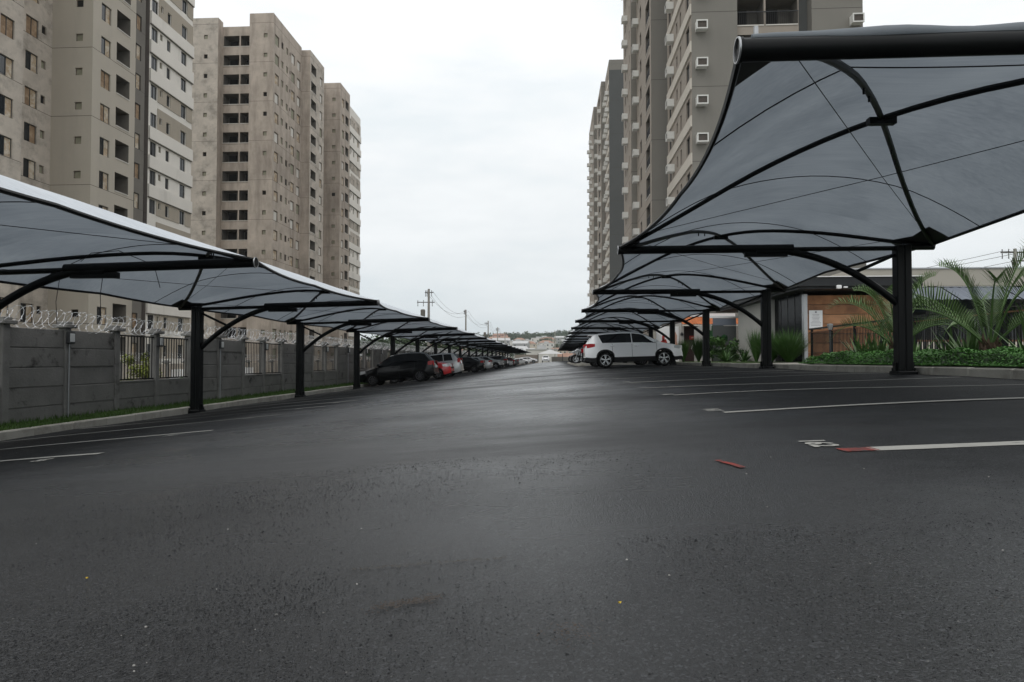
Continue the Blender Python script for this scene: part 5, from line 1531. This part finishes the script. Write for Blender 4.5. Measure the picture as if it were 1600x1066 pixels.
kinds = [('house_white', 'roof_sheet', 'flat', 'white flat roofed house in the hillside town'), ('house_cream', 'roof_clay', 'hip', 'cream house with clay hipped roof in the hillside town'), ('house_pink', 'roof_clay', 'gable', 'pinkish house with clay gabled roof in the hillside town'), ('house_grey', 'roof_sheet', 'gable', 'grey house with pale sheet roof in the hillside town'), ('house_white', 'roof_clay', 'hip', 'white house with clay hipped roof in the hillside town')]
spots = []
for i in range(900):
    y = rt.uniform(250, 760); ang = rt.uniform(-.34, .10); x = ang * y + 0
    if all((x - a) ** 2 + (y - b) ** 2 > (13 + y * .012) ** 2 for a, b in spots):
        spots.append((x, y))
    if len(spots) >= 150: break
for (x, y) in spots:
    k = rt.choices(range(5), (6, 2, 1, 3, 1))[0]; wm_, rm_, kd, lb = kinds[k]
    house(x, y, rt.uniform(8, 15), rt.uniform(8, 12), rt.choice((3.2, 3.4, 6.2, 6.4, 9)), wm_, rm_, kd, lb, lb.replace('house', 'houses'), rt.uniform(-.5, .5))
# trees on the hill: individual trees in the town, one far wood on the ridge
def tree_mesh(seed, n, s):
    r_ = random.Random(seed); m = MB()
    cl = [(Vector((r_.gauss(0, .38), r_.gauss(0, .38), .62 + r_.gauss(0, .17))), r_.uniform(.15, .3)) for _ in range(14)]
    for i in range(n):
        c, rr = r_.choice(cl); d = Vector((r_.gauss(0, 1), r_.gauss(0, 1), r_.gauss(0, 1))).normalized(); p = c + d * rr * r_.random() ** .35
        a = Vector((r_.gauss(0, 1), r_.gauss(0, 1), r_.gauss(0, 1))).normalized(); b = a.cross(d)
        if b.length < .05: continue
        b.normalize(); k = s * r_.uniform(.6, 1.3); m.quad(p - a * k, p + b * k * .7, p + a * k, p - b * k * .7)
    t = MB(); t.tube([(0, 0, -.1), (.01, 0, .3), (0, .02, .6)], [.035, .025, .015], 6)
    for i in range(4):
        c = cl[i][0]; t.tube([(0, 0, .3 + i * .05), (c.x * .6, c.y * .6, c.z)], [.018, .006], 5)
    return m, t
TR = []
for sd in range(4):
    c_, t_ = tree_mesh(70 + sd, 520, .055); TR.append((c_, c_.mesh('crown', 'leaf_far'), t_.mesh('trunk', 'bark')))
for i in range(90):
    y = rt.uniform(240, 820); x = rt.uniform(-.36, .10) * y
    if any((x - a) ** 2 + (y - b) ** 2 < 80 for a, b in spots): continue
    if -16 < x < 10 and y < 300: continue
    r_ = thing('tree', 'leafy green tree standing among the hillside houses', 'tree', (x, y, terrain_z(x, y)), rt.uniform(0, 6), 'trees among the hillside houses')
    s = rt.uniform(6, 11); c_, cm, tm_ = rt.choice(TR); r_.scale = (s, s, s * rt.uniform(.8, 1.1))
    put('crown', cm, r_); put('trunk', tm_, r_)
m = MB()
for i in range(900):
    y = rt.uniform(800, 1090); x = rt.uniform(-.42, .14) * y; z = terrain_z(x, y); s = rt.uniform(6, 11); c_ = rt.choice(TR)[0]
    n = len(m.v); a = rt.uniform(0, 6); ca, sa = math.cos(a) * s, math.sin(a) * s
    sub = range(0, len(c_.f), 4)
    for f in sub:
        q = [c_.v[j] for j in c_.f[f]]; cx = sum(p[0] for p in q) / 4; cy = sum(p[1] for p in q) / 4; cz = sum(p[2] for p in q) / 4
        q = [(cx + (p[0] - cx) * 1.9, cy + (p[1] - cy) * 1.9, cz + (p[2] - cz) * 1.9) for p in q]
        m.quad(*[(x + p[0] * ca - p[1] * sa, y + p[0] * sa + p[1] * ca, z + p[2] * s * .9) for p in q])
o = m.build('woodland', 'leaf_far'); o['kind'] = 'stuff'; tag(o, 'dark green wood along the ridge behind the town', 'wood')
# nearer greenery beyond the wall on the left
for i, (x, y, s) in enumerate([(-30, 150, 7), (-24, 160, 6), (-36, 170, 8), (-19, 172, 6), (-27, 182, 7), (-42, 190, 8), (-21, 196, 6), (-33, 205, 8), (-17.5, 148, 4.5), (-48, 176, 8)]):
    r_ = thing('tree', 'bushy tree behind the far part of the concrete wall', 'tree', (x, y, -2.4), i * 1.3, 'trees behind the far wall')
    c_, cm, tm_ = TR[i % 4]; r_.scale = (s, s, s); put('crown', cm, r_); put('trunk', tm_, r_)

# ------------------------------------------------------------------ litter on the asphalt
r_ = random.Random(31)
pm_ = MB().lathe([(0, .006), (.006, .005), (.009, .0), (.006, -.002)], 6); pme_ = pm_.mesh('pebble', 'pebble')
for i in range(26):
    y = 1.25 + 6 * r_.random() ** 1.6; x = r_.uniform(-.8, .75) * y
    o = put('pebble', pme_, None, (x, y, rz_(x, y) + .002), r_.uniform(0, 6)); k = r_.uniform(.15, .42); o.scale = (k, k * r_.uniform(.6, 1), k)
    tag(o, 'small pale pebble lying on the dark asphalt', 'pebble', 'pebbles scattered on the asphalt')
for (x, y, lb) in ((-1.32, 1.88, 'yellow fallen leaf on the asphalt on the wall side'), (.14, 1.44, 'tiny yellow leaf scrap on the asphalt mid aisle')):
    m = MB(); P = [[(t * .010, (k - .5) * .008 * math.sin(PI * (t + .02)), .003 + .003 * math.sin(t * 5)) for k in (0, .5, 1)] for t in [i / 6 for i in range(7)]]
    m.grid(P); tag(m.build('fallen_leaf', 'yellow_leaf', loc=(x, y, rz_(x, y) + .004), rz=r_.uniform(0, 3)), lb, 'leaf')

# ------------------------------------------------------------------ damp air over the valley
hm = bpy.data.materials.new('haze'); hm.use_nodes = True; ht = hm.node_tree; ht.nodes.clear()
hv = N(ht, 'ShaderNodeVolumePrincipled'); hv.inputs['Color'].default_value = (.86, .90, .93, 1); hv.inputs['Density'].default_value = .00022; hv.inputs['Anisotropy'].default_value = .1
ho = N(ht, 'ShaderNodeOutputMaterial'); ht.links.new(hv.outputs[0], ho.inputs['Volume'])
MT['haze'] = hm
o = MB().box(-1520, 1520, -270, 2620, -40, 56).build('haze', 'haze'); o['kind'] = 'stuff'
tag(o, 'thin damp haze hanging over the valley', 'haze')
